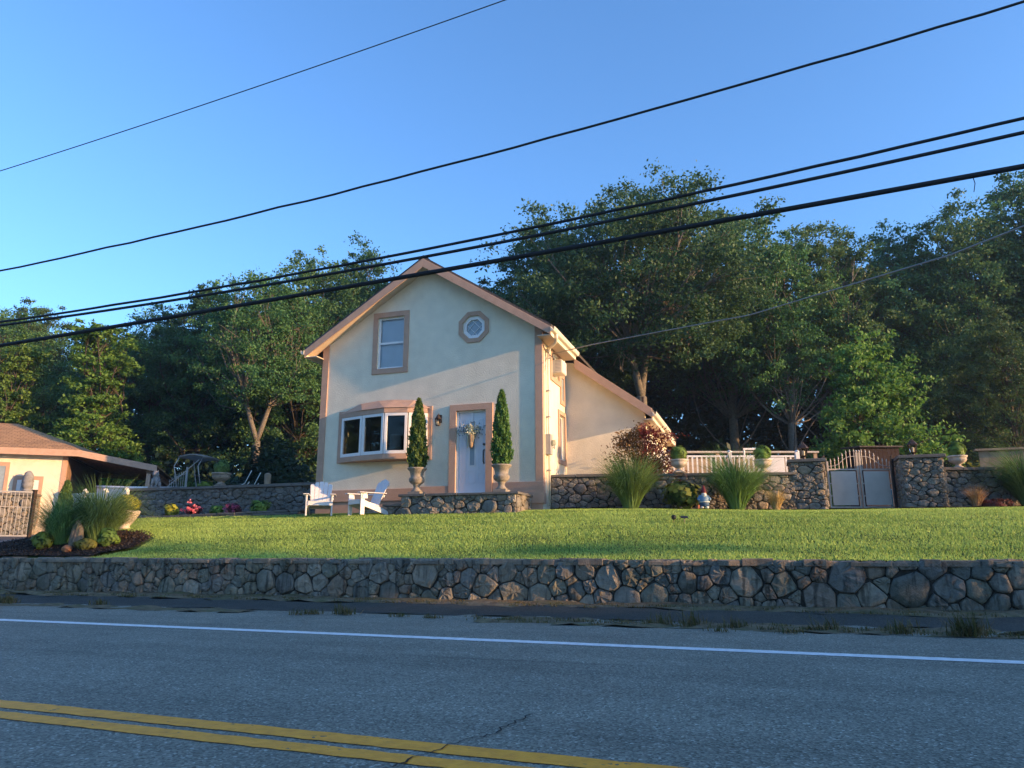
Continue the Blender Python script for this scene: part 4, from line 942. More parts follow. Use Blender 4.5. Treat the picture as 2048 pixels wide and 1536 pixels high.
for a in (
    ('oak2', 25, 612, 38, 'leafy tree at the far left edge, crown above the garage roof', 1.0, .3),
    ('oak4', 110, 600, 41, 'airy pale-topped tree second from the left, behind the garage', .9, 1.1),
    ('vine', 215, 655, 33, 'vine-covered tree column in bright green just right of the garage roof', 1.25, 0),
    ('vine', 40, 690, 33, 'vine-covered tree column at the left edge above the garage roof', 1.1, 2.2),
    ('oak1', 330, 600, 39, 'rounded tree between the vine column and the taller trees left of the house', 1.0, 2.0),
    ('oak3', 425, 548, 38, 'narrow tall tree with pale top left of the house', 1.0, .8),
    ('forkL', 540, 535, 34, 'tree with forked bare grey trunk left of the house', .95, .3),
    ('oak2', 640, 500, 37, 'tall tree just left of the house roof', .95, 2.7),
    ('oak1', 725, 478, 40, 'tallest tree left of the house, crown touching the cables by the gable', .9, 4.0),
    ('big', 1265, 356, 36, 'largest tree, forked pale trunk rising behind the rear wing of the house', 1.0, .3),
    ('oak1', 1090, 425, 40, 'dense tree right of the gable behind the roof slope', 1.05, 1.3),
    ('oak3', 1005, 560, 38, 'short tree peeking over the right roof slope of the gable', 1.0, 3.3),
    ('tall', 1440, 400, 41, 'broad tree right of the largest tree', 1.0, .9),
    ('tall', 1545, 440, 38, 'olive tree above the white railing', .95, 2.3),
    ('tall', 1625, 428, 40, 'slender pointed tree above the gate pillar', 1.0, 5.0),
    ('oak1', 1770, 440, 42, 'tree with twin tops above the bright sapling', 1.05, 2.6),
    ('oak2', 1890, 405, 40, 'tree left of the sky gap near the right edge', .9, 4.4),
    ('oak1', 2035, 325, 40, 'tall tree at the right edge of the picture', 1.0, 5.5),
    ('oak4', 1985, 600, 33, 'low spreading lit tree at the right edge under the tall tree', 1.0, 1.0),
): tree_px(a[0], a[1], a[2], a[3], a[4], G, a[5], a[6])
tree_px('sap', 1722, 668, 27, 'bright green young tree standing behind the gate', None, 1.0, 0, name='young_tree')
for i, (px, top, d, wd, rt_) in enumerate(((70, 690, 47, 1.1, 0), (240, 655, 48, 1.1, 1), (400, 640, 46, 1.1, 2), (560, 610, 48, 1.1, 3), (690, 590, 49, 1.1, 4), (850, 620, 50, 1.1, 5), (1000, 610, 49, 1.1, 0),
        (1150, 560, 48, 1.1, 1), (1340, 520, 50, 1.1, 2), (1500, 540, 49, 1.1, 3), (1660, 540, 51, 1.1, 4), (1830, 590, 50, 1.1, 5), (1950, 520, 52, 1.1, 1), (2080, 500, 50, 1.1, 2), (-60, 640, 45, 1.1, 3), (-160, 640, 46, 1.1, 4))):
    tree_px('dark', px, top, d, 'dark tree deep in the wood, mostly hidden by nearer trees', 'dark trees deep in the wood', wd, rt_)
for (x, y, h, k, rt_) in ((20, 46, 17, 'oak2', 1), (27, 50, 18, 'oak1', 2), (35, 47, 18, 'oak4', 0), (-45, 30, 14, 'oak1', 3), (-50, 38, 15, 'oak2', 5)):
    plant_tree(k, x, y, h, 'tree of the same wood beyond the edge of the picture', 'trees of the wood out of view', 1.1, rt_)
# unseen trees: right-hand ones shade road and wall, others added to fill window reflections
for i, (x, y, h, k, rt_, wd) in enumerate(((16, 4.9, 13, 'dark', 0, 1.15), (24, 3.3, 14, 'dark', 1, 1.3), (32, 1.8, 16, 'dark', 3, 1.3), (42, .6, 16, 'dark', 4, 1.3), 
        (52, .2, 17, 'oak1', 1, 1.4), (-8, -29, 13, 'oak1', 2, 1.2), (4, -30, 13, 'oak4', 1, 1.2), (-20, -28, 13, 'oak2', 3, 1.2), (-34, -26, 13, 'oak4', 0, 1.2), (-57, -5, 17, 'dark', 0, 1.2), (-62, -26, 20, 'dark', 1, 1.4), (-50, -28, 19, 'dark', 4, 1.4), (-67, -7, 18, 'oak2', 3, 1.2), (-79, -5, 18, 'dark', 2, 1.3), (62, -.5, 17, 'oak2', 2, 1.4),
        (-39, 11.5, 13, 'dark', 2, 1.1), (-47, 8.5, 14, 'oak2', 1, 1.2), (-56, 4, 14, 'oak1', 4, 1.2))):
    plant_tree(k, x, y, h, 'tree out of view that serves the road shade and the window reflections', 'roadside trees out of view', wd, rt_, -.05)
# undergrowth below the wood
def undergrowth():
    r = np.random.default_rng(3); P = []; rn = []
    for i in range(330):
        px = r.uniform(-120, 2150); d = r.uniform(33, 44); p = atD(px, 900, d); hh = r.uniform(1.2, 4.2); k = 150
        if 620 < px < 1000: continue
        dd = r.normal(size=(k, 3)); dd /= np.linalg.norm(dd, axis=1)[:, None]
        P.append(np.array([p.x, p.y, Tz(p.x, p.y) + hh * .45]) + dd * r.uniform(.3, 1, (k, 1)) * (1.6, 1.6, hh * .55)); rn.append(np.full(k, r.uniform(.1, .6)))
    P = np.concatenate(P); rn = np.concatenate(rn)
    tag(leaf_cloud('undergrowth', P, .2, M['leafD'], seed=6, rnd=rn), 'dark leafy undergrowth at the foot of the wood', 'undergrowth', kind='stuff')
undergrowth()
def bush(name, label, cat, c, rad, n, size, mat, seed, group=None, flat=0, up=.5, aspect=.5, lumps=7, shell=.55, stem=None):
    """leafy shrub around c (its foot), radii rad"""
    r = np.random.default_rng(seed); t = thing(name, label, cat, c, 0, group); P = []; rn = []
    d = r.normal(size=(n, 3)); d /= np.linalg.norm(d, axis=1)[:, None]; d[:, 2] = np.abs(d[:, 2]) * 1.0 if flat else d[:, 2]
    ph = r.uniform(0, 6.28, (lumps, 3)); f = r.uniform(2, 5, (lumps, 3)); bumpy = 1 + .05 * sum(np.sin(d @ f[k] + ph[k, 0]) for k in range(lumps))
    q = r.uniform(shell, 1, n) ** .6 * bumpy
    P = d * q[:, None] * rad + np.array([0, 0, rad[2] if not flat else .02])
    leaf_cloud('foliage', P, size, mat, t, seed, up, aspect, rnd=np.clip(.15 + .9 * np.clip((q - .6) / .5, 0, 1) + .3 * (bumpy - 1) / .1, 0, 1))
    if stem: MB().tube([(0, 0, 0), (0, 0, rad[2])], stem, 7).build('stem', M['bark'], t)
    return t
# dark arching hedge left of the house
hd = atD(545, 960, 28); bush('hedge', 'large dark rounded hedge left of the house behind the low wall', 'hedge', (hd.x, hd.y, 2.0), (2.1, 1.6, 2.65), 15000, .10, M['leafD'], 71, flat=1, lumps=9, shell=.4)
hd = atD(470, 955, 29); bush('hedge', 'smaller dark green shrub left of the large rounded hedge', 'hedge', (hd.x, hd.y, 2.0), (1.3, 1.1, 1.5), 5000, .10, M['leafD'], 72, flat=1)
hd = atD(405, 900, 34); bush('bush', 'sunlit olive bush in front of the dark wood left of the hedge', 'bush', (hd.x, hd.y, 2.0), (1.3, 1.1, 2.4), 3000, .13, M['leafB'], 73, flat=1, shell=.3)
hd = atD(205, 975, 30); bush('bush', 'dark green bush under the carport roof', 'bush', (hd.x, hd.y, 1.9), (1.1, 1.0, 1.15), 4000, .09, M['leafA'], 74, flat=1)
# hanging dry vines on the largest tree
vb = atD(1265, 800, 35.4)
hv = thing('hanging_vines', 'tangle of dry vines hanging from the largest tree', 'vines', (vb.x, vb.y, Tz(vb.x, vb.y)))
rgv = random.Random(12)
for i in range(60):
    px, top, bot = ((1245 + rgv.gauss(0, 5), 690, rgv.uniform(720, 750)) if i < 14 else (1200 + rgv.gauss(0, 12), 585, rgv.uniform(620, 660)) if i < 28 else (1340 + rgv.gauss(0, 28), rgv.uniform(560, 640), rgv.uniform(660, 730)))
    a, b = atD(px, top, 35.4 + rgv.uniform(-.5, .5)), atD(px + rgv.gauss(0, 10), bot, 35.4 + rgv.uniform(-.5, .5))
    sg = rgv.uniform(-.4, .4); pts = [a + (b - a) * t_ + Vector((math.sin(t_ * 5) * sg * .4, math.cos(t_ * 4) * sg * .4, 0)) - vb - Vector((0, 0, Tz(vb.x, vb.y) - vb.z)) for t_ in (0, .25, .5, .75, 1)]
    MB().tube(pts, .018 + .014 * rgv.random(), 4, False).build('strand', M['vine'], hv)

# ------------------------------------------------------------------ planters and shrubs
def urn_tall(x, y, z, label):
    t = thing('stone_urn', label, 'urn', (x, y, z), 0, 'tall urns on the stoop')
    B(-.17, .17, -.17, .17, 0, .07).build('plinth', M['urn'], t, bevel=.01)
    pr = [(.14, .07), (.15, .09), (.10, .13), (.075, .18), (.085, .22), (.10, .235), (.09, .25), (.13, .27), (.18, .32), (.195, .38), (.18, .42), (.16, .44), (.165, .50), (.185, .58), (.24, .635), (.25, .65), (.245, .675), (.22, .675), (.19, .62), (.0, .60)]
    MB().lathe(pr, seg=48, mod=lambda i, a: 1 + (.05 * abs(math.cos(a * 12)) if 7 <= i <= 10 else 0)).build('bowl', M['urn'], t, smooth=True)
    MB().lathe([(.19, .60), (.0, .625)], seg=16).build('soil', M['mulch'], t); return t
def arborvitae(x, y, z, h, r, label, seed):
    t = thing('arborvitae', label, 'conifer', (x, y, z), 0, 'clipped columnar arborvitae on the stoop'); q = np.random.default_rng(seed); n = 9000
    u = q.uniform(0, 1, n) ** .85; a = q.uniform(0, 6.28, n); prof = np.minimum(1, .55 + u * 3) * np.clip(1 - u, 0, 1) ** .55 * 1.12
    prof *= 1 + .16 * np.sin(a * 5 + u * 22 + seed) + .12 * np.sin(a * 9 - u * 31)
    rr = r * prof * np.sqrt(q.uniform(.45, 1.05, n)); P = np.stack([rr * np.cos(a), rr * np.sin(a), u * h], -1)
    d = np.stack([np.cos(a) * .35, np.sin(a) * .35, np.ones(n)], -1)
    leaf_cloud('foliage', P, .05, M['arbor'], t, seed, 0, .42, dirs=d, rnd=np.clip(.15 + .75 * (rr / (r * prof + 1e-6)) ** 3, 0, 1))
    MB().tube([(0, 0, -.05), (0, 0, h * .8)], [.03, .008], 7).build('trunk', M['bark'], t); return t
for px, lab, zt_ in ((834, 'left', 4.72), (1003, 'right', 4.78)):
    p = atY(px, 950, 17.1); urn_tall(p.x, 17.1, 2.27, 'tall weathered stone urn on the %s end of the stoop' % lab)
    arborvitae(p.x, 17.1, 2.90, zt_ - 2.88, .235, 'columnar arborvitae in the %s stoop urn' % lab, 81 + px)
def urn_low(p, label, tlabel, h=.34, r=.22, ball=.21, seed=1, mat=None, group='ball topiary urns on the stone walls', leaf='boxwood'):
    t = thing('stone_urn', label, 'urn', p, .4, group); k = h / .34; mat = mat or M['urnpale']
    B(-.13 * k, .13 * k, -.13 * k, .13 * k, 0, .03).build('plinth', mat, t, bevel=.006)
    pr = [(.12, .03), (.125, .045), (.07, .085), (.06, .11), (.10, .13), (.175, .18), (.205, .235), (.20, .27), (.215, .285), (.235, .31), (.232, .335), (.20, .335), (.19, .29), (.0, .28)]
    MB().lathe([(a * r / .22 / k * k, b * k) for a, b in pr], seg=40, mod=lambda i, a: 1 + (.06 * abs(math.cos(a * 9)) if 4 <= i <= 6 else 0)).build('bowl', mat, t, smooth=True)
    return bush('ball_topiary', tlabel, 'topiary', (p[0], p[1], p[2] + h * .84), (ball, ball, ball), 1100, .055, M[leaf], seed, 'ball topiaries in wall urns', shell=.5, lumps=5)
for (px, py, nm) in ((1359, 946, 'nearest the house on the right wall'), (1527, 943, 'just left of the gate pillar'), (1917, 934, 'on the wall right of the gate')):
    p = atD(px, py, 18.95); urn_low((p.x, p.y, 2.835 if px < 1800 else 2.935), 'pale fluted stone urn ' + nm, 'clipped green ball plant in the urn ' + nm, seed=px)
p = atY(440, 968, 18.4); urn_low((p.x, 18.43, 2.79), 'weathered grey urn on the low wall left of the house', 'dark clipped ball plant in the weathered urn on the left wall', .40, .27, .23, 90, M['urn'], leaf='arbor')
bush('potted_fern', 'small green fern beside the weathered urn on the left wall', 'fern', (p.x - .55, 18.43, 2.79), (.24, .2, .13), 900, .05, M['boxwood'], 91, flat=1)

def spray(name, label, cat, c, n, L, spread, mat, seed, width=.006, base=.12, group=None, lean=(.02, .5), curve=(.5, 2.5), K=8):
    r = np.random.default_rng(seed); t = thing(name, label, cat, c, 0, group)
    a = r.uniform(0, 6.28, n); rr = base * np.sqrt(r.uniform(0, 1, n)); b = np.stack([rr * np.cos(a), rr * np.sin(a), 0 * a], -1)
    blades('blades', b, a + r.normal(0, .5, n), L * r.uniform(.55, 1.1, n), r.uniform(*lean, n) * spread, r.uniform(*curve, n) * spread, width, mat, t, K, seed)
    return t
for px, py, L, lab in ((1262, 1018, 1.5, 'big arching ornamental grass nearest the house corner'), (1475, 1020, 1.62, 'big arching ornamental grass left of the gate pillar'), (2062, 1020, 1.7, 'arching ornamental grass at the right edge by the wall')):
    p = atD(px, py, 18.1 if px < 1900 else 18.2); spray('ornamental_grass', lab, 'grass clump', (p.x, p.y, Tz(p.x, p.y) + .03), 2300, L, 1.0, M['misc'], px, .0065, .17, 'ornamental grasses by the wall')
for px, lab in ((1553, 'small tan fountain grass left of the gate'), (1955, 'small tan fountain grass right of the gate')):
    p = atD(px, 1020, 17.9); spray('fountain_grass', lab, 'grass clump', (p.x, p.y, Tz(p.x, p.y) + .03), 420, .55, .7, M['tan'], px, .006, .08, 'tan fountain grasses')
p = atD(1365, 1018, 18.1); bush('hydrangea', 'broad-leaved yellow green shrub between the two tall grasses', 'shrub', (p.x, p.y, Tz(p.x, p.y) + .02), (.48, .32, .36), 800, .075, M['hydr'], 95, aspect=.75, shell=.2)
p = atD(1990, 1020, 17.9); bush('barberry', 'dark red low shrub at the foot of the right wall', 'shrub', (p.x, p.y, Tz(p.x, p.y) + .02), (.42, .3, .2), 1500, .03, M['barberry'], 96, flat=1)
# japanese maple in front of the wing
p = atD(1292, 945, 19.6); jm = thing('japanese_maple', 'small red-leaved maple in front of the cream rear wing', 'tree', (p.x, p.y, 1.95))
r = np.random.default_rng(97); rgm = random.Random(97); P = []; tm = MB()
for k in range(46):
    a = rgm.uniform(0, 6.28); q = math.sqrt(rgm.random()) * .75; c = Vector((math.cos(a) * q, math.sin(a) * q * .6, .95 + rgm.random() * 1.3 - q * .45)); tm.tube([(0, 0, .3), c * .5 + Vector((0, 0, .25)), c], [.025, .014, .004], 5, False)
    P.append(np.array(c) + r.normal(0, 1, (150, 3)) * (.17, .17, .08))
tm.tube([(0, 0, 0), (.02, 0, .35)], .035, 7); tm.build('trunk', M['bark'], jm); P = np.concatenate(P)
P1 = P[(P[:, 0] < -.05)]; P2 = P[P[:, 0] >= -.05]
leaf_cloud('bronze_foliage', P1, .05, M['maplegr'], jm, 1, .8, .35); leaf_cloud('red_foliage', P2, .05, M['maple'], jm, 2, .8, .35)
# flower bed in front of the left wall
for i, (px, mt, rx, rz_, n, lab) in enumerate(((346, 'gold', .24, .19, 1500, 'bright yellow rounded shrub at the left of the flower bed'), (436, 'boxwood', .22, .15, 1400, 'low green shrub between the two pink flowering plants'), (521, 'boxwood', .30, .21, 2400, 'round green shrub at the right of the flower bed'))):
    p = atY(px, 1028, 17.75); bush('shrub', lab, 'shrub', (p.x + .15, 17.5, 1.87), (rx, rx * .8, rz_), n // 3, .06, M[mt], 100 + i, shell=.3)
for i, (px, mt, sz, lab) in enumerate(((390, 'pink', 1.0, 'bright pink flowering plant in front of the left wall'), (470, 'purple', .8, 'mauve pink flowering plant left of the round green shrub'))):
    p = atY(px, 1028, 17.7); t = bush('flowering_plant', lab, 'flowers', (p.x + .15, 17.48, 1.87), (.26 * sz, .2, .17), 700, .032, M['barberry'], 110 + i)
    q = np.random.default_rng(115 + i); P = []
    for k in range(26): P.append(np.array([q.normal(0, .16 * sz), -.1 + q.normal(0, .07), .19 + q.normal(0, .05)]) + q.normal(0, .022, (26, 3)))
    leaf_cloud('blossoms', np.concatenate(P), .022, M[mt], t, 116 + i, aspect=.8)
# ------------------------------------------------------------------ planting island at the left
def isl(px, py, y): p = atY(px, py, y); return (p.x, y, Tz(p.x, y) + .05)
spray('ornamental_grass', 'arching grass clump left of the standing stone on the island', 'grass clump', isl(122, 1085, 12.9), 1300, 1.35, 1.15, M['misc'], 120, .006, .16, 'island grasses')
spray('ornamental_grass', 'largest arching grass clump right of the standing stone on the island', 'grass clump', isl(195, 1075, 13.2), 2300, 1.6, 1.15, M['misc'], 121, .006, .22, 'island grasses')
c_ = isl(120, 1080, 13.8); arb = arborvitae(c_[0], c_[1], c_[2], 1.3, .2, 'pointed green conifer rising behind the island grasses', 122); arb['group'] = 'island conifers'
b_ = isl(84, 1090, 12.5); bush('shrub', 'round green ball shrub at the left end of the island', 'shrub', b_, (.22, .22, .19), 900, .062, M['boxwood'], 123, shell=.3)
b_ = isl(215, 1086, 12.7); bush('shrub', 'round green ball shrub at the right end of the island', 'shrub', b_, (.22, .22, .2), 900, .062, M['boxwood'], 124, shell=.3)
b_ = isl(172, 1090, 12.4); bush('shrub', 'low golden green shrub at the foot of the standing stone', 'shrub', b_, (.24, .2, .12), 600, .05, M['hydr'], 125)
c_ = isl(152, 1082, 12.75); m = MB(); rgs = random.Random(4)
m.lathe([(.11, -.05), (.12, .1), (.115, .3), (.10, .42), (.07, .5), (.04, .56), (.0, .57)], seg=14, mod=lambda i, a: 1 + .2 * math.sin(2 * a + .7 * i) + .16 * math.sin(5 * a + 2 * i))
tag(m.build('standing_stone', M['boulder'], None, c_, False), 'tan upright stone between the grass clumps on the island', 'stone')
c_ = isl(135, 1094, 12.25); m = MB(); m.blob((0, 0, .05), (.12, .09, .085), 10, 7, .14, rgs)
tag(m.build('orange_stone', M['rockorange'], None, c_), 'small orange stone in the mulch on the island', 'stone')
# white shell planter with yellow green shrub behind the grasses
p = atD(248, 1052, 19); z0 = Tz(p.x, p.y)
wp = thing('white_planter', 'white fluted bowl planter behind the island grasses', 'planter', (p.x, p.y, z0))
MB().lathe([(.13, 0), (.15, .03), (.12, .07), (.17, .15), (.25, .26), (.31, .38), (.33, .44), (.33, .46), (.29, .46), (.27, .40), (.0, .38)], seg=40, mod=lambda i, a: 1 + (.05 * abs(math.cos(a * 8)) if 3 <= i <= 6 else 0)).build('bowl', M['urnpale'], wp, smooth=True)
bush('shrub', 'yellow green feathery shrub growing in the white planter', 'shrub', (p.x, p.y, z0 + .40), (.36, .36, .24), 2400, .035, M['gold'], 126, up=.2)

# ------------------------------------------------------------------ adirondack chairs
def adirondack(x, y, rz_, label):
    t = thing('adirondack_chair', label, 'chair', (x, y, Tz(x, y)), rz_, 'white adirondack chairs on the lawn'); W_ = M['plastic']
    for k in range(5):                                           # seat slats
        a = k / 4; yy = -.30 + .50 * a; zz = .37 - .13 * a + (-.02 if k == 0 else 0); mt = Matrix.Translation((0, yy, zz)) @ Matrix.Rotation(R(-14), 4, 'X')
        B(-.27, .27, -.058, .058, -.011, .011, m=mt).build('seat_slat', W_, t, bevel=.004)
    a0 = R(-24)
    for k in range(5):                                           # fan of back slats
        xx = (k - 2) * .105; hh = .80 - .016 * (k - 2) ** 2; mt = Matrix.Translation((0, .20, .20)) @ Matrix.Rotation(a0, 4, 'X') @ Matrix.Rotation(R((k - 2) * .9), 4, 'Y')
        pts = [(xx * .92 - .047, 0), (xx * .92 + .047, 0), (xx + .052, hh - .02 - (.025 if k > 2 else 0)), (xx + .03, hh + .004 - (.012 if k > 2 else 0)), (xx - .03, hh + .004 - (.012 if k < 2 else 0)), (xx - .052, hh - .02 - (.025 if k < 2 else 0))]
        MB().prism(pts, lambda u, v: mt @ Vector((u, -.010, v)), lambda u, v: mt @ Vector((u, .010, v))).build('back_slat', W_, t, bevel=.003)
    for zz in (.28, .60):
        mt = Matrix.Translation((0, .20, .20)) @ Matrix.Rotation(a0, 4, 'X'); B(-.28, .28, .012, .04, zz, zz + .07, m=mt).build('back_rail', W_, t, bevel=.004)
    for s in (-1, 1):
        B(s * .33 - .075, s * .33 + .075, -.40, .36, .53, .553).build('arm', W_, t, bevel=.012)
        B(s * .315 - .018, s * .315 + .018, -.33, -.22, 0, .53).build('front_leg', W_, t, bevel=.005)
        MB().prism([(-.10, .40), (-.26, .40), (-.22, .53), (-.12, .53)], lambda u, v: (s * .352, u - .05, v), lambda u, v: (s * .335, u - .05, v)).build('arm_bracket', W_, t)
        MB().prism([(-.34, .36), (-.34, .25), (.45, .0), (.60, .0), (.60, .05), (.25, .20), (-.2, .36)], lambda u, v: (s * .283 - .012, u, v), lambda u, v: (s * .283 + .012, u, v)).build('rear_leg', W_, t, bevel=.004)
    B(-.27, .27, -.352, -.342, .26, .36).build('apron', W_, t, bevel=.004)
    return t
adirondack(-10.8, 16.75, R(30), 'white adirondack chair facing the road, left of its pair')
adirondack(-9.48, 16.8, R(-32), 'white adirondack chair turned sideways, right of its pair beside the stoop')

# ------------------------------------------------------------------ statues, posts, gnome, lights
def lion(p, rz_, label, s=1.0):
    t = thing('seated_lion_statue', label, 'statue', p, rz_, 'grey stone statues'); m = MB(); rg = random.Random(3)
    m.blob((0, .04, .19), (.10, .13, .18), 14, 10, .05, rg); m.blob((0, -.06, .26), (.085, .09, .15), 14, 10, .05, rg); m.blob((0, -.07, .40), (.10, .10, .115), 14, 10, .08, rg)
    m.blob((0, -.16, .39), (.045, .05, .045), 10, 8, .02, rg)
    for sx in (-1, 1):
        m.tube([(sx * .06, -.10, .26), (sx * .065, -.13, .12), (sx * .065, -.14, .02)], [.045, .035, .035], 8); m.blob((sx * .065, -.16, .02), (.04, .06, .03), 8, 6, .02, rg)
        m.blob((sx * .09, .05, .09), (.05, .11, .09), 10, 7, .03, rg); m.blob((sx * .06, -.06, .50), (.025, .02, .03), 8, 6, .0, rg)
    m.v = [tuple(Vector(v) * s + Vector((0, 0, .04 * s))) for v in m.v]; m.build('body', M['statue'], t, smooth=True)
    B(-.15 * s, .15 * s, -.22 * s, .19 * s, 0, .045 * s).build('base', M['statue'], t, bevel=.008); return t
p = atY(310, 970, 18.4); lion((p.x, 18.43, 2.785), R(20), 'grey seated lion statue on the left end of the low wall', .98)
p = atY(535, 965, 19.6); m = MB(); m.lathe([(.10, -.9), (.10, .0), (.105, .26), (.085, .30), (.03, .33), (.0, .31)], seg=12, mod=lambda i, a: 1 + .08 * math.sin(3 * a + i))
tag(m.build('wooden_post', M['wood'], None, (p.x, 19.6, 2.95), True), 'short wooden post standing behind the low wall left of the house', 'post')
# gnome
p = atD(1409, 1020, 17.75); gn = thing('garden_gnome', 'garden gnome with red hat and blue coat in front of the right wall', 'gnome', (p.x, p.y, Tz(p.x, p.y) + .04), R(12))
for s in (-1, 1): MB().blob((s * .055, -.03, .03), (.05, .075, .035), 12, 8).build('boot', M['beard'], gn, smooth=True)
MB().lathe([(.09, .04), (.115, .06), (.12, .12), (.115, .15)], seg=20).build('trousers', M['pantblue'], gn, smooth=True)
MB().lathe([(.118, .13), (.135, .17), (.12, .25), (.085, .32), (.055, .34), (.0, .34)], seg=20).build('coat', M['coatblue'], gn, smooth=True)
MB().lathe([(.124, .145), (.133, .15), (.133, .175), (.124, .18)], seg=20).build('belt', M['beard'], gn)
for s in (-1, 1): MB().tube([(s * .08, 0, .30), (s * .135, -.04, .22), (s * .12, -.09, .19)], [.035, .034, .025], 8).build('arm', M['coatblue'], gn, smooth=True)
MB().blob((0, -.02, .365), (.06, .06, .06), 12, 8).build('head', M['skin'], gn, smooth=True)
MB().lathe([(.0, .22), (.03, .25), (.055, .31), (.06, .35), (.03, .36)], (0, -.065, 0), 12, mod=lambda i, a: 1).build('beard', M['beard'], gn, smooth=True)
MB().lathe([(.068, .375), (.075, .385), (.06, .43), (.035, .50), (.012, .56), (.0, .57)], (0, -.01, 0), 16).build('hat', M['hatred'], gn, smooth=True)
MB().lathe([(.035, 0), (.045, .07), (.05, .08), (.0, .08)], (-.16, -.08, 0), 12).build('flower_pot', M['terra'], gn)
# solar spotlights on the lawn
for px, lab in ((1348, 'small black solar spotlight head on the lawn'), (1369, 'small black solar panel on a stake on the lawn')):
    p = atY(px, 1047, 15); t = thing('solar_spotlight', lab, 'garden light', (p.x, 15, Tz(p.x, 15)), R(15))
    MB().tube([(0, 0, -.1), (0, 0, .10)], .008, 6).build('stake', M['black'], t)
    if px < 1360: MB().lathe([(.02, 0), (.045, .02), (.05, .07), (.03, .09), (.0, .09)], (0, 0, .07), 12).build('lamp_head', M['black'], t)
    else: B(-.07, .07, -.045, .045, -.008, .008, m=Matrix.Translation((0, 0, .12)) @ Matrix.Rotation(R(25), 4, 'X')).build('solar_panel', M['black'], t, bevel=.003)
# pillar lanterns
for px, py, d, zt_, lab in ((1608, 918, 19.15, 3.157, 'dark post lantern on the left gate pillar'), (1827, 912, 19.15, 3.247, 'dark post lantern on the right gate pillar')):
    p = atD(px, py, d); t = thing('post_lantern', lab, 'lantern', (p.x, p.y, zt_), 0, 'lanterns on the gate pillars')
    MB().lathe([(.07, 0), (.075, .02), (.04, .05), (.035, .10), (.07, .13), (.085, .14), (.0, .14)], seg=12).build('base', M['bronze'], t)
    MB().lathe([(.068, .14), (.105, .34)], seg=6).build('glass', M['lampglass'], t)
    for k in range(6):
        a = R(60 * k); MB().tube([(.07 * math.cos(a), .07 * math.sin(a), .14), (.108 * math.cos(a), .108 * math.sin(a), .34)], .008, 5).build('bar', M['bronze'], t)
    MB().lathe([(.0, .335), (.135, .335), (.13, .355), (.06, .44), (.03, .455), (.02, .49), (.0, .51)], seg=6).build('roof', M['bronze'], t)
    MB().lathe([(.03, .14), (.035, .2), (.04, .26), (.0, .28)], seg=10).build('bulb', M['shade'], t)

# ------------------------------------------------------------------ gates
def gate_leaf(label, p0, rz_, w_, rise, mirror):
    t = thing('metal_gate', label, 'gate', (p0[0], p0[1], 0), rz_, 'gate leaves between the stone pillars'); S = M['steel']; z0 = 1.97
    def hx(u): return w_ - u if mirror else u
    def bx(a, b, c, d, y0=-.02, y1=.02): m = MB(); m.box(min(hx(a), hx(b)), max(hx(a), hx(b)), y0, y1, c, d); return m
    bx(0, .045, z0, z0 + 1.21).build('stile', S, t); bx(w_ - .05, w_, z0, z0 + 1.45).build('stile', S, t)
    for c, d in ((.0, .045), (.98, 1.02)): bx(.045, w_ - .05, z0 + c, z0 + d).build('rail', S, t)
    n = 7; crv = lambda u: z0 + 1.08 + rise * (1 / (1 + math.exp(-(u / w_ - .48) * 11)))
    for k in range(n):
        u = .045 + (w_ - .095) * (k + .65) / n; zt_ = crv(u) + .17; m = MB(); m.tube([(hx(u), 0, z0 + 1.02), (hx(u), 0, zt_ - .06)], .009, 6); m.tube([(hx(u), 0, zt_ - .07), (hx(u), 0, zt_ - .05), (hx(u), 0, zt_ - .03), (hx(u), 0, zt_ + .03)], [.010, .019, .014, .002], 6); m.build('picket', S, t)
    MB().tube([(hx(.045 + (w_ - .095) * k / 14), 0, crv(.045 + (w_ - .095) * k / 14)) for k in range(15)], .010, 6).build('scroll_rail', S, t)
    bx(.09, w_ - .09, z0 + .075, z0 + .955, -.012, .0).build('panel', M['panel'], t)
    for c in (.3, .62): bx(.045, .09, z0 + c, z0 + c + .03).build('bracket', S, t); bx(w_ - .09, w_ - .05, z0 + c, z0 + c + .03).build('bracket', S, t)
    MB().blob((hx(w_ - .025), 0, z0 + 1.48), (.03, .03, .035), 8, 6).build('finial', S, t, smooth=True)
    return t
g0, g1 = atD(1661, 1016, 19.4), atD(1792, 1016, 19.4); gv = g1 - g0; gl = gv.length; gang = math.atan2(gv.y, gv.x); um = Vector((gv.x, gv.y, 0)).normalized()
gate_leaf('left leaf of the grey paneled metal gate between the pillars', (g0.x, g0.y), gang, gl * .49, .27, False)
q0 = g0 + um * gl * .505; gate_leaf('right leaf of the grey paneled metal gate between the pillars', (q0.x, q0.y), gang, gl * .495, .27, True)
for px, lab in ((1656, 'black square post at the left side of the metal gate'), (1794, 'black square post at the right side of the metal gate')):
    p = atD(px, 1016, 19.3); t = thing('gate_post', lab, 'post', (p.x, p.y, 1.9), gang); B(-.03, .03, -.03, .03, -.1, 1.38).build('shaft', M['black'], t); MB().blob((0, 0, 1.40), (.03, .03, .03), 8, 6).build('finial', M['bronze'], t)
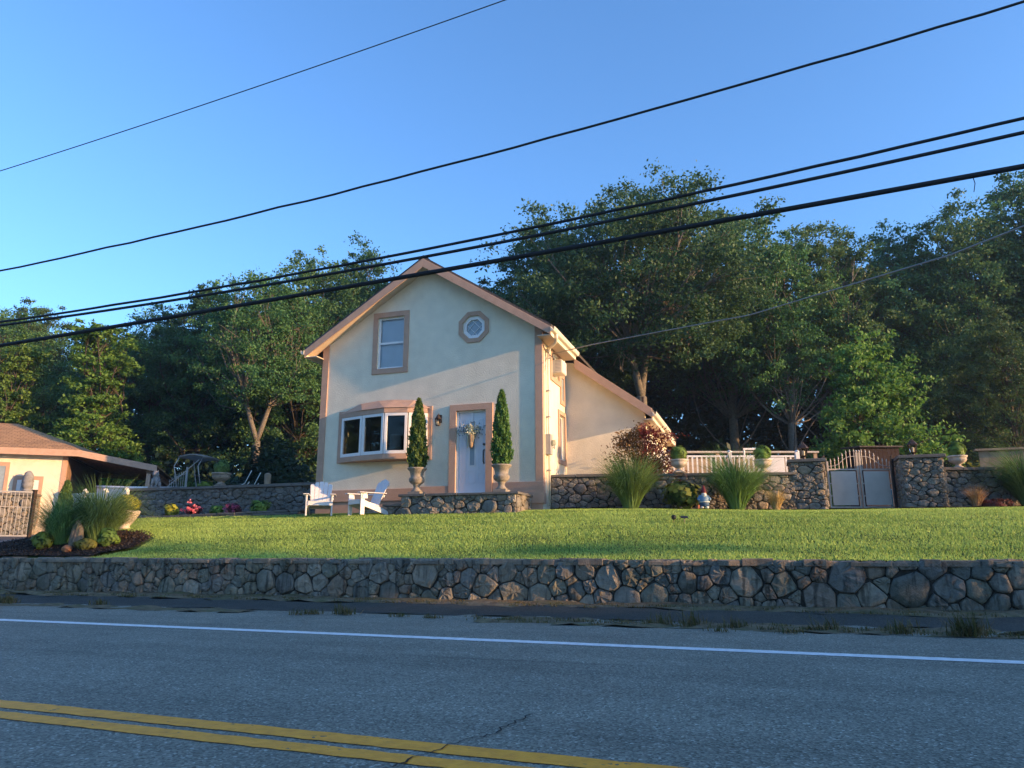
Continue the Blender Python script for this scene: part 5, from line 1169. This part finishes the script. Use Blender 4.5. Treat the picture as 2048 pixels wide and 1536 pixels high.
# driveway gate at the far left and its stone pillar with finial
pb = atD(20, 1072, 23.2); ps = thing('stone_pillar', 'stone pillar behind the white driveway gate at the left edge', 'pillar', (pb.x, pb.y, 0), R(35))
zb = Tz(pb.x, pb.y) - .1; B(-.47, .47, -.0, .8, zb, 2.58).build('mortar_core', M['mortar'], ps)
rr = [(.15, 40), (.11, 150), (.075, 400), (.05, 800)]
stone_face(ps, .98, 2.58 - zb, rr, 131, 1.2, M['st_back'], (-.49, -.02, zb), bulge=.06); stone_face(ps, .8, 2.58 - zb, rr, 132, 1.2, M['st_back'], (.49, -.02, zb), (0, 1), bulge=.06)
B(-.58, .58, -.12, .9, 2.58, 2.65).build('cap', M['slab'], ps, bevel=.012)
pf = thing('pinecone_finial', 'grey stone pinecone finial on the pillar at the left edge', 'finial', (pb.x + .1, pb.y + .25, 2.65))
B(-.2, .2, -.2, .2, 0, .08).build('base', M['statue'], pf, bevel=.01)
MB().lathe([(.15, .08), (.13, .12), (.10, .15), (.15, .20), (.16, .28), (.15, .33), (.165, .38), (.15, .45), (.155, .50), (.13, .58), (.11, .64), (.06, .70), (.0, .72)], seg=20, mod=lambda i, a: 1 + .08 * math.sin(5 * a + 2.5 * i)).build('cone', M['statue'], pf, smooth=True)
ge = atD(57, 1074, 21.6); gs = atD(-60, 1079, 21.0); gvv = Vector((ge.x - gs.x, ge.y - gs.y, 0)); gL = gvv.length
dg = thing('driveway_gate', 'white barred driveway gate at the left edge', 'gate', (gs.x, gs.y, 0), math.atan2(gvv.y, gvv.x)); zb = Tz(ge.x, ge.y) + .04
for z0_, z1_ in ((zb, zb + .04), (zb + 1.24, zb + 1.28), (zb + .82, zb + .84)): B(0, gL, -.02, .02, z0_, z1_).build('rail', M['meter'], dg)  # white gate drawn in grey, the tone stands for shade over it
k = 0
while k * .1 < gL: MB().tube([(k * .1, 0, zb), (k * .1, 0, zb + 1.26)], .009, 6).build('bar', M['meter'], dg); k += 1
t = thing('gate_post', 'dark post at the right end of the driveway gate', 'post', (ge.x, ge.y, zb - .2)); B(-.045, .045, -.045, .045, 0, 1.5).build('shaft', M['bronze'], t); B(-.055, .055, -.055, .055, 1.5, 1.53).build('cap', M['bronze'], t)

# ------------------------------------------------------------------ behind the walls
# white vinyl fence by the carport
f0, f1 = atD(128, 1010, 23.8), atD(250, 1010, 23.0); fv = Vector((f1.x - f0.x, f1.y - f0.y, 0)); fa = math.atan2(fv.y, fv.x); fL = fv.length
vf = thing('vinyl_fence', 'white vinyl fence behind the island grasses', 'fence', (f0.x, f0.y, 0), fa)
zt_ = atD(190, 987, 23.4).z
for k in range(4):
    x = fL * k / 3; B(x - .06, x + .06, -.06, .06, 1.5, zt_ + .08).build('post', M['vinyl'], vf); MB().lathe([(.09, 0), (.09, .03), (.0, .09)], (x, 0, zt_ + .08), 4).build('post_cap', M['vinyl'], vf)
    if k < 3:
        for j in range(9): a = x + .065 + (fL / 3 - .13) * j / 9; B(a, a + (fL / 3 - .13) / 9 - .008, -.02, .02, 1.6, zt_ - .05).build('board', M['vinyl'], vf)
        B(x + .06, x + fL / 3 - .06, -.03, .03, zt_ - .05, zt_ + .02).build('rail', M['vinyl'], vf)
# boat with canopy on the yard behind the left wall
bo = atD(330, 990, 24); bt = thing('boat', 'white boat with folded canvas canopy behind the low wall', 'boat', (bo.x, bo.y, 2.0), R(18))
hl = MB(); secs = [(-2.2, .05, .9), (-1.7, .5, .85), (-.8, .8, .8), (.6, .85, .78), (1.9, .8, .78)]
for x, hw, zt__ in secs: hl.v += [(x, -hw, zt__), (x, -hw * .9, zt__ - .25), (x, -hw * .35, .3), (x, hw * .35, .3), (x, hw * .9, zt__ - .25), (x, hw, zt__)]
for i in range(4):
    for k in range(5): hl.f.append((i * 6 + k, i * 6 + k + 1, i * 6 + k + 7, i * 6 + k + 6))
hl.f += [(24, 25, 26, 27, 28, 29), (0, 5, 4, 3, 2, 1)]; hl.build('hull', M['gel'], bt, smooth=False)
for s in (-1, 1): MB().tube([(x, s * hw, z_ + .02) for x, hw, z_ in secs], .04, 8).build('gunwale', M['gel'], bt, smooth=True)
for x in (-1.4, -.65): MB().tube([(x + 2.1, -.75, .78), (x + 1.95, -.75, 1.5), (x + 2.0, -.5, 1.85), (x + 2.0, .5, 1.85), (x + 1.95, .75, 1.5), (x + 2.1, .75, .78)], .016, 6).build('canopy_hoop', M['meter'], bt, smooth=True)
MB().tube([(.4, -.75, .85), (1.3, -.72, 1.7)], .014, 6).build('canopy_strut', M['meter'], bt)
cn = MB(); cn.v = [(.65 + i * .17, (j - 3) * .25, 1.80 + .09 * math.sin(math.pi * i / 5) + .05 * math.sin(math.pi * j / 6)) for i in range(6) for j in range(7)]
cn.f = [(i * 7 + j, i * 7 + j + 1, i * 7 + j + 8, i * 7 + j + 7) for i in range(5) for j in range(6)]; co = cn.build('canopy', M['canvas'], bt, smooth=True); sm = co.modifiers.new('thick', 'SOLIDIFY'); sm.thickness = .05
B(1.7, 1.9, -.1, .1, -.0, .3).build('trailer_stand', M['black'], bt); B(-1.2, -1.0, -.1, .1, -.0, .35).build('trailer_stand', M['black'], bt)
# picket fence bit beside the boat
fp = atD(355, 970, 27.5); pf2 = thing('metal_fence', 'pale metal fence with curved top behind the boat', 'fence', (fp.x, fp.y, 2.0), R(22))
for k in range(8): MB().tube([(-.3 + k * .08, 0, -.1), (-.3 + k * .08, 0, 1.5 + .3 * math.sin(k / 7 * 1.5))], .010, 6).build('picket', M['meter'], pf2)
MB().tube([(-.32 + k * .083, 0, 1.40 + .3 * math.sin(k / 7 * 1.4)) for k in range(8)], .016, 6).build('rail', M['meter'], pf2); B(.27, .33, -.03, .03, -.1, 1.95).build('post', M['meter'], pf2)
# folding garden chair frame behind the wall
fc = atD(490, 968, 23.5); cf = thing('lawn_chair', 'metal frame lawn chair behind the wall left of the house', 'chair', (fc.x, fc.y, 2.0), R(10))
for s in (-.3, .3): MB().tube([(-.45, s, .7), (.15, s, .95), (.35, s, 1.35)], .014, 6).build('side_frame', M['vinyl'], cf, smooth=True); MB().tube([(-.35, s, .05), (.3, s, 1.0)], .014, 6).build('leg', M['vinyl'], cf); MB().tube([(.35, s, .05), (-.3, s, .8)], .014, 6).build('leg', M['vinyl'], cf)
MB().add([(-.45, -.3, .72), (.15, -.3, .93), (.15, .3, .93), (-.45, .3, .72)], [(0, 1, 2, 3)]).build('seat', M['canvas'], cf)
# white railing and wooden deck side behind the right wall
r0, r1 = atD(1325, 940, 20.6), atD(1597, 940, 20.6); rv = Vector((r1.x - r0.x, r1.y - r0.y, 0)); rl = rv.length; ra = math.atan2(rv.y, rv.x)
rt_ = atD(1450, 911, 20.6).z; rb = rt_ - .62
rail = thing('white_railing', 'white deck railing with balusters behind the right wall', 'railing', (r0.x, r0.y, 0), ra)
B(0, rl, -.03, .03, rt_ - .05, rt_).build('top_rail', M['white'], rail, bevel=.006); B(0, rl, -.025, .025, rb, rb + .04).build('bottom_rail', M['white'], rail)
n = int(rl / .13)
for k in range(n):
    x = (k + .5) * rl / n
    if 2.9 * rl / 3.8 < x < 3.4 * rl / 3.8: continue
    B(x - .02, x + .02, -.02, .02, rb + .04, rt_ - .05).build('baluster', M['white'], rail)
for x in (0, rl * .5, rl): B(x - .05, x + .05, -.05, .05, 1.9, rt_ + .10).build('post', M['white'], rail); MB().lathe([(.075, 0), (.075, .02), (.0, .06)], (x, 0, rt_ + .10), 4).build('post_cap', M['white'], rail)
B(rl * .765, rl * .9, -.02, .02, rb + .04, rt_ - .06).build('solid_panel', M['white'], rail)
d0, d1 = atD(1340, 945, 22.2), atD(1632, 945, 22.2); dv = Vector((d1.x - d0.x, d1.y - d0.y, 0)); dl = dv.length; zt_ = atD(1480, 903, 22.2).z
dk = thing('plank_wall', 'weathered wooden plank wall with flat cap behind the white railing', 'fence', (d0.x, d0.y, 0), math.atan2(dv.y, dv.x))
for k in range(7): B(0, dl, -.02, .02, 2.0 + k * .23, min(zt_ - .06, 2.222 + k * .23)).build('plank', M['wood'], dk)
B(-.1, dl + .1, -.12, .10, zt_ - .055, zt_).build('cap', M['concrete'], dk, bevel=.008)
for x in (.0, dl * .33, dl * .66, dl): B(x - .05, x + .05, -.08, -.021, 2.0, zt_ - .06).build('post', M['wood'], dk)
lf = atD(1504, 930, 21.2); ld = thing('ladder_frame', 'white pool ladder frame rising above the railing', 'ladder', (lf.x, lf.y, 2.2), ra); zl = atD(1504, 898, 21.2).z - 2.2
for s in (-.2, .22): MB().tube([(s, 0, 0), (s, 0, zl)], .025, 8).build('upright', M['white'], ld)
MB().beam((-.22, 0, zl), (.24, 0, zl), .05, .05).build('top_bar', M['white'], ld)
for z in (.5, .9, 1.3): MB().beam((-.18, 0, z), (.2, 0, z), .04, .03).build('rung', M['white'], ld)
# red-brown shed roof edge and blue bin behind the gate
sp_ = atD(1750, 960, 24.5); sh = thing('shed', 'dark red-brown wooden shed seen through the gate bars', 'shed', (sp_.x, sp_.y, 1.95), gang); zs = atD(1750, 900, 24.5).z - 1.95
for k in range(9): B(-.62 + k * .135, -.49 + k * .135, -.6, -.57, 0, zs).build('board', M['woodred'], sh)
B(-.62, .59, -.57, .6, 0, zs - .02).build('body', M['woodred'], sh); MB().prism([(-.72, zs), (.70, zs), (.70, zs + .05), (-.72, zs + .05)], lambda u, v: (u, -.68, v), lambda u, v: (u, .7, v + .12)).build('roof', M['shingle'], sh)
bp_ = atD(1793, 990, 21.5); bb = thing('blue_bin', 'light blue plastic bin behind the right gate post', 'bin', (bp_.x, bp_.y, 1.95)); MB().lathe([(.16, 0), (.2, .62), (.22, .63), (.22, .68), (.0, .70)], seg=18).build('bin_body', M['bluebin'], bb, smooth=True); B(-.12, .12, -.24, -.19, .58, .63).build('bin_handle', M['bluebin'], bb)
# vine-grown planter structure at the right
v0 = atD(1962, 940, 21.5); v1 = atD(2090, 940, 21.0); vv = Vector((v1.x - v0.x, v1.y - v0.y, 0)); vl = vv.length; zt_ = atD(2000, 903, 21.5).z
vs_ = thing('wooden_screen', 'weathered wooden screen grown with vines at the right edge', 'screen', (v0.x, v0.y, 0), math.atan2(vv.y, vv.x))
k = 0
while k * .26 < vl: B(k * .26, k * .26 + .252, -.02, .02, 1.95, zt_ - .03 * (k % 2)).build('board', M['wood'], vs_); k += 1
B(-.1, vl + .1, -.1, .1, zt_ + .01, zt_ + .07).build('cap', M['wood'], vs_)
for i, (px, d, rx, hz, lab) in enumerate(((1880, 24, 1.1, 1.55, 'vine-covered mound just right of the right pillar lantern'), (1985, 24, 1.5, 1.75, 'vine-covered mound behind the wooden screen'), (2070, 23, 1.3, 1.9, 'vine-covered mound at the right edge behind the wooden screen'))):
    p = atD(px, 950, d); bush('vine_mound', lab, 'vines', (p.x, p.y, 1.95), (rx, .7, hz), 3200, .075, M['hydr'] if i else M['leafC'], 140 + i, flat=1, aspect=.75, shell=.4)
p = atD(1640, 960, 26); bush('bush', 'green bush behind the left gate pillar', 'bush', (p.x, p.y, 2.0), (1.0, .8, 1.3), 3000, .09, M['leafC'], 150, flat=1)

# ------------------------------------------------------------------ overhead cables
def cable(label, pts, Y, r, mat, name='overhead_cable', wob=0, x0=-42, x1=30):
    q = [atY(px, py, Y) for px, py in pts]; co = np.polyfit([p.x for p in q], [p.z for p in q], 2); P = []; rg = random.Random(len(label))
    for x in np.arange(x0, x1, .5): P.append((x, Y + wob * rg.uniform(-1, 1), float(np.polyval(co, x)) + wob * rg.uniform(-1, 1)))
    o = MB().tube(P, r, 8).build(name, mat, None, smooth=True); return tag(o, label, 'cable', 'overhead cables along the road')
cable('thin topmost wire crossing the upper left sky', [(0, 342), (500, 178), (1010, 0)], 9.0, .008, M['cable'])
cable('twisted overhead cable crossing the middle of the sky', [(0, 540), (300, 478), (720, 378), (1024, 297), (1300, 212), (1536, 152), (1800, 80), (2048, 5)], 9.2, .017, M['cable'], wob=.008)
cable('upper one of the two close parallel cables', [(0, 645), (500, 560), (830, 505), (1024, 466), (1500, 362), (2048, 235)], 9.5, .022, M['cable'], wob=.004)
cable('lower one of the two close parallel cables', [(0, 652), (500, 572), (830, 517), (1024, 482), (1500, 388), (2048, 262)], 9.3, .024, M['cable'])
cable('lowest thick black cable crossing in front of the gable', [(0, 692), (580, 590), (1024, 518), (1500, 435), (2048, 330)], 9.6, .036, M['cable'])
c3 = atY(1945, 352, 9.6); tag(MB().tube([(c3.x, c3.y, c3.z), (c3.x + .015, c3.y, c3.z - .10), (c3.x - .01, c3.y, c3.z - .21)], .005, 6).build('loose_wire', M['cable']), 'short wire end hanging from the lowest thick cable', 'wire')
sw = [(XR + .18, 18.77, 6.12)]
for px, py, t_ in ((1180, 690, .03), (1300, 667, .18), (1500, 630, .4), (1700, 570, .62), (1900, 510, .82), (2048, 452, .97)): sw.append(tuple(atY(px, py, 18.7 - 8 * t_)))
a_, b_ = Vector(sw[-2]), Vector(sw[-1]); sw.append(tuple(b_ + (b_ - a_) * 4))
tag(MB().tube(sw, .013, 6).build('service_wire', M['cablegrey'], None, smooth=True), 'pale service wire running from the house side to the upper right', 'wire')

# ------------------------------------------------------------------ thin evening haze in the air
hz = B(-110, 75, -45, 75, -1.2, 24).build('haze', None); hz['kind'] = 'stuff'; tag(hz, 'thin evening haze over the yard and wood', 'haze')
hm = bpy.data.materials.new('haze'); hm.use_nodes = True; hn = hm.node_tree.nodes; hn.remove(hn['Principled BSDF'])
pv = hn.new('ShaderNodeVolumePrincipled'); pv.inputs['Color'].default_value = (.55, .80, 1, 1); pv.inputs['Density'].default_value = .0006; pv.inputs['Anisotropy'].default_value = .2
hm.node_tree.links.new(pv.outputs[0], hn['Material Output'].inputs['Volume']); hz.data.materials.append(hm)
scene.cycles.volume_bounces = 0
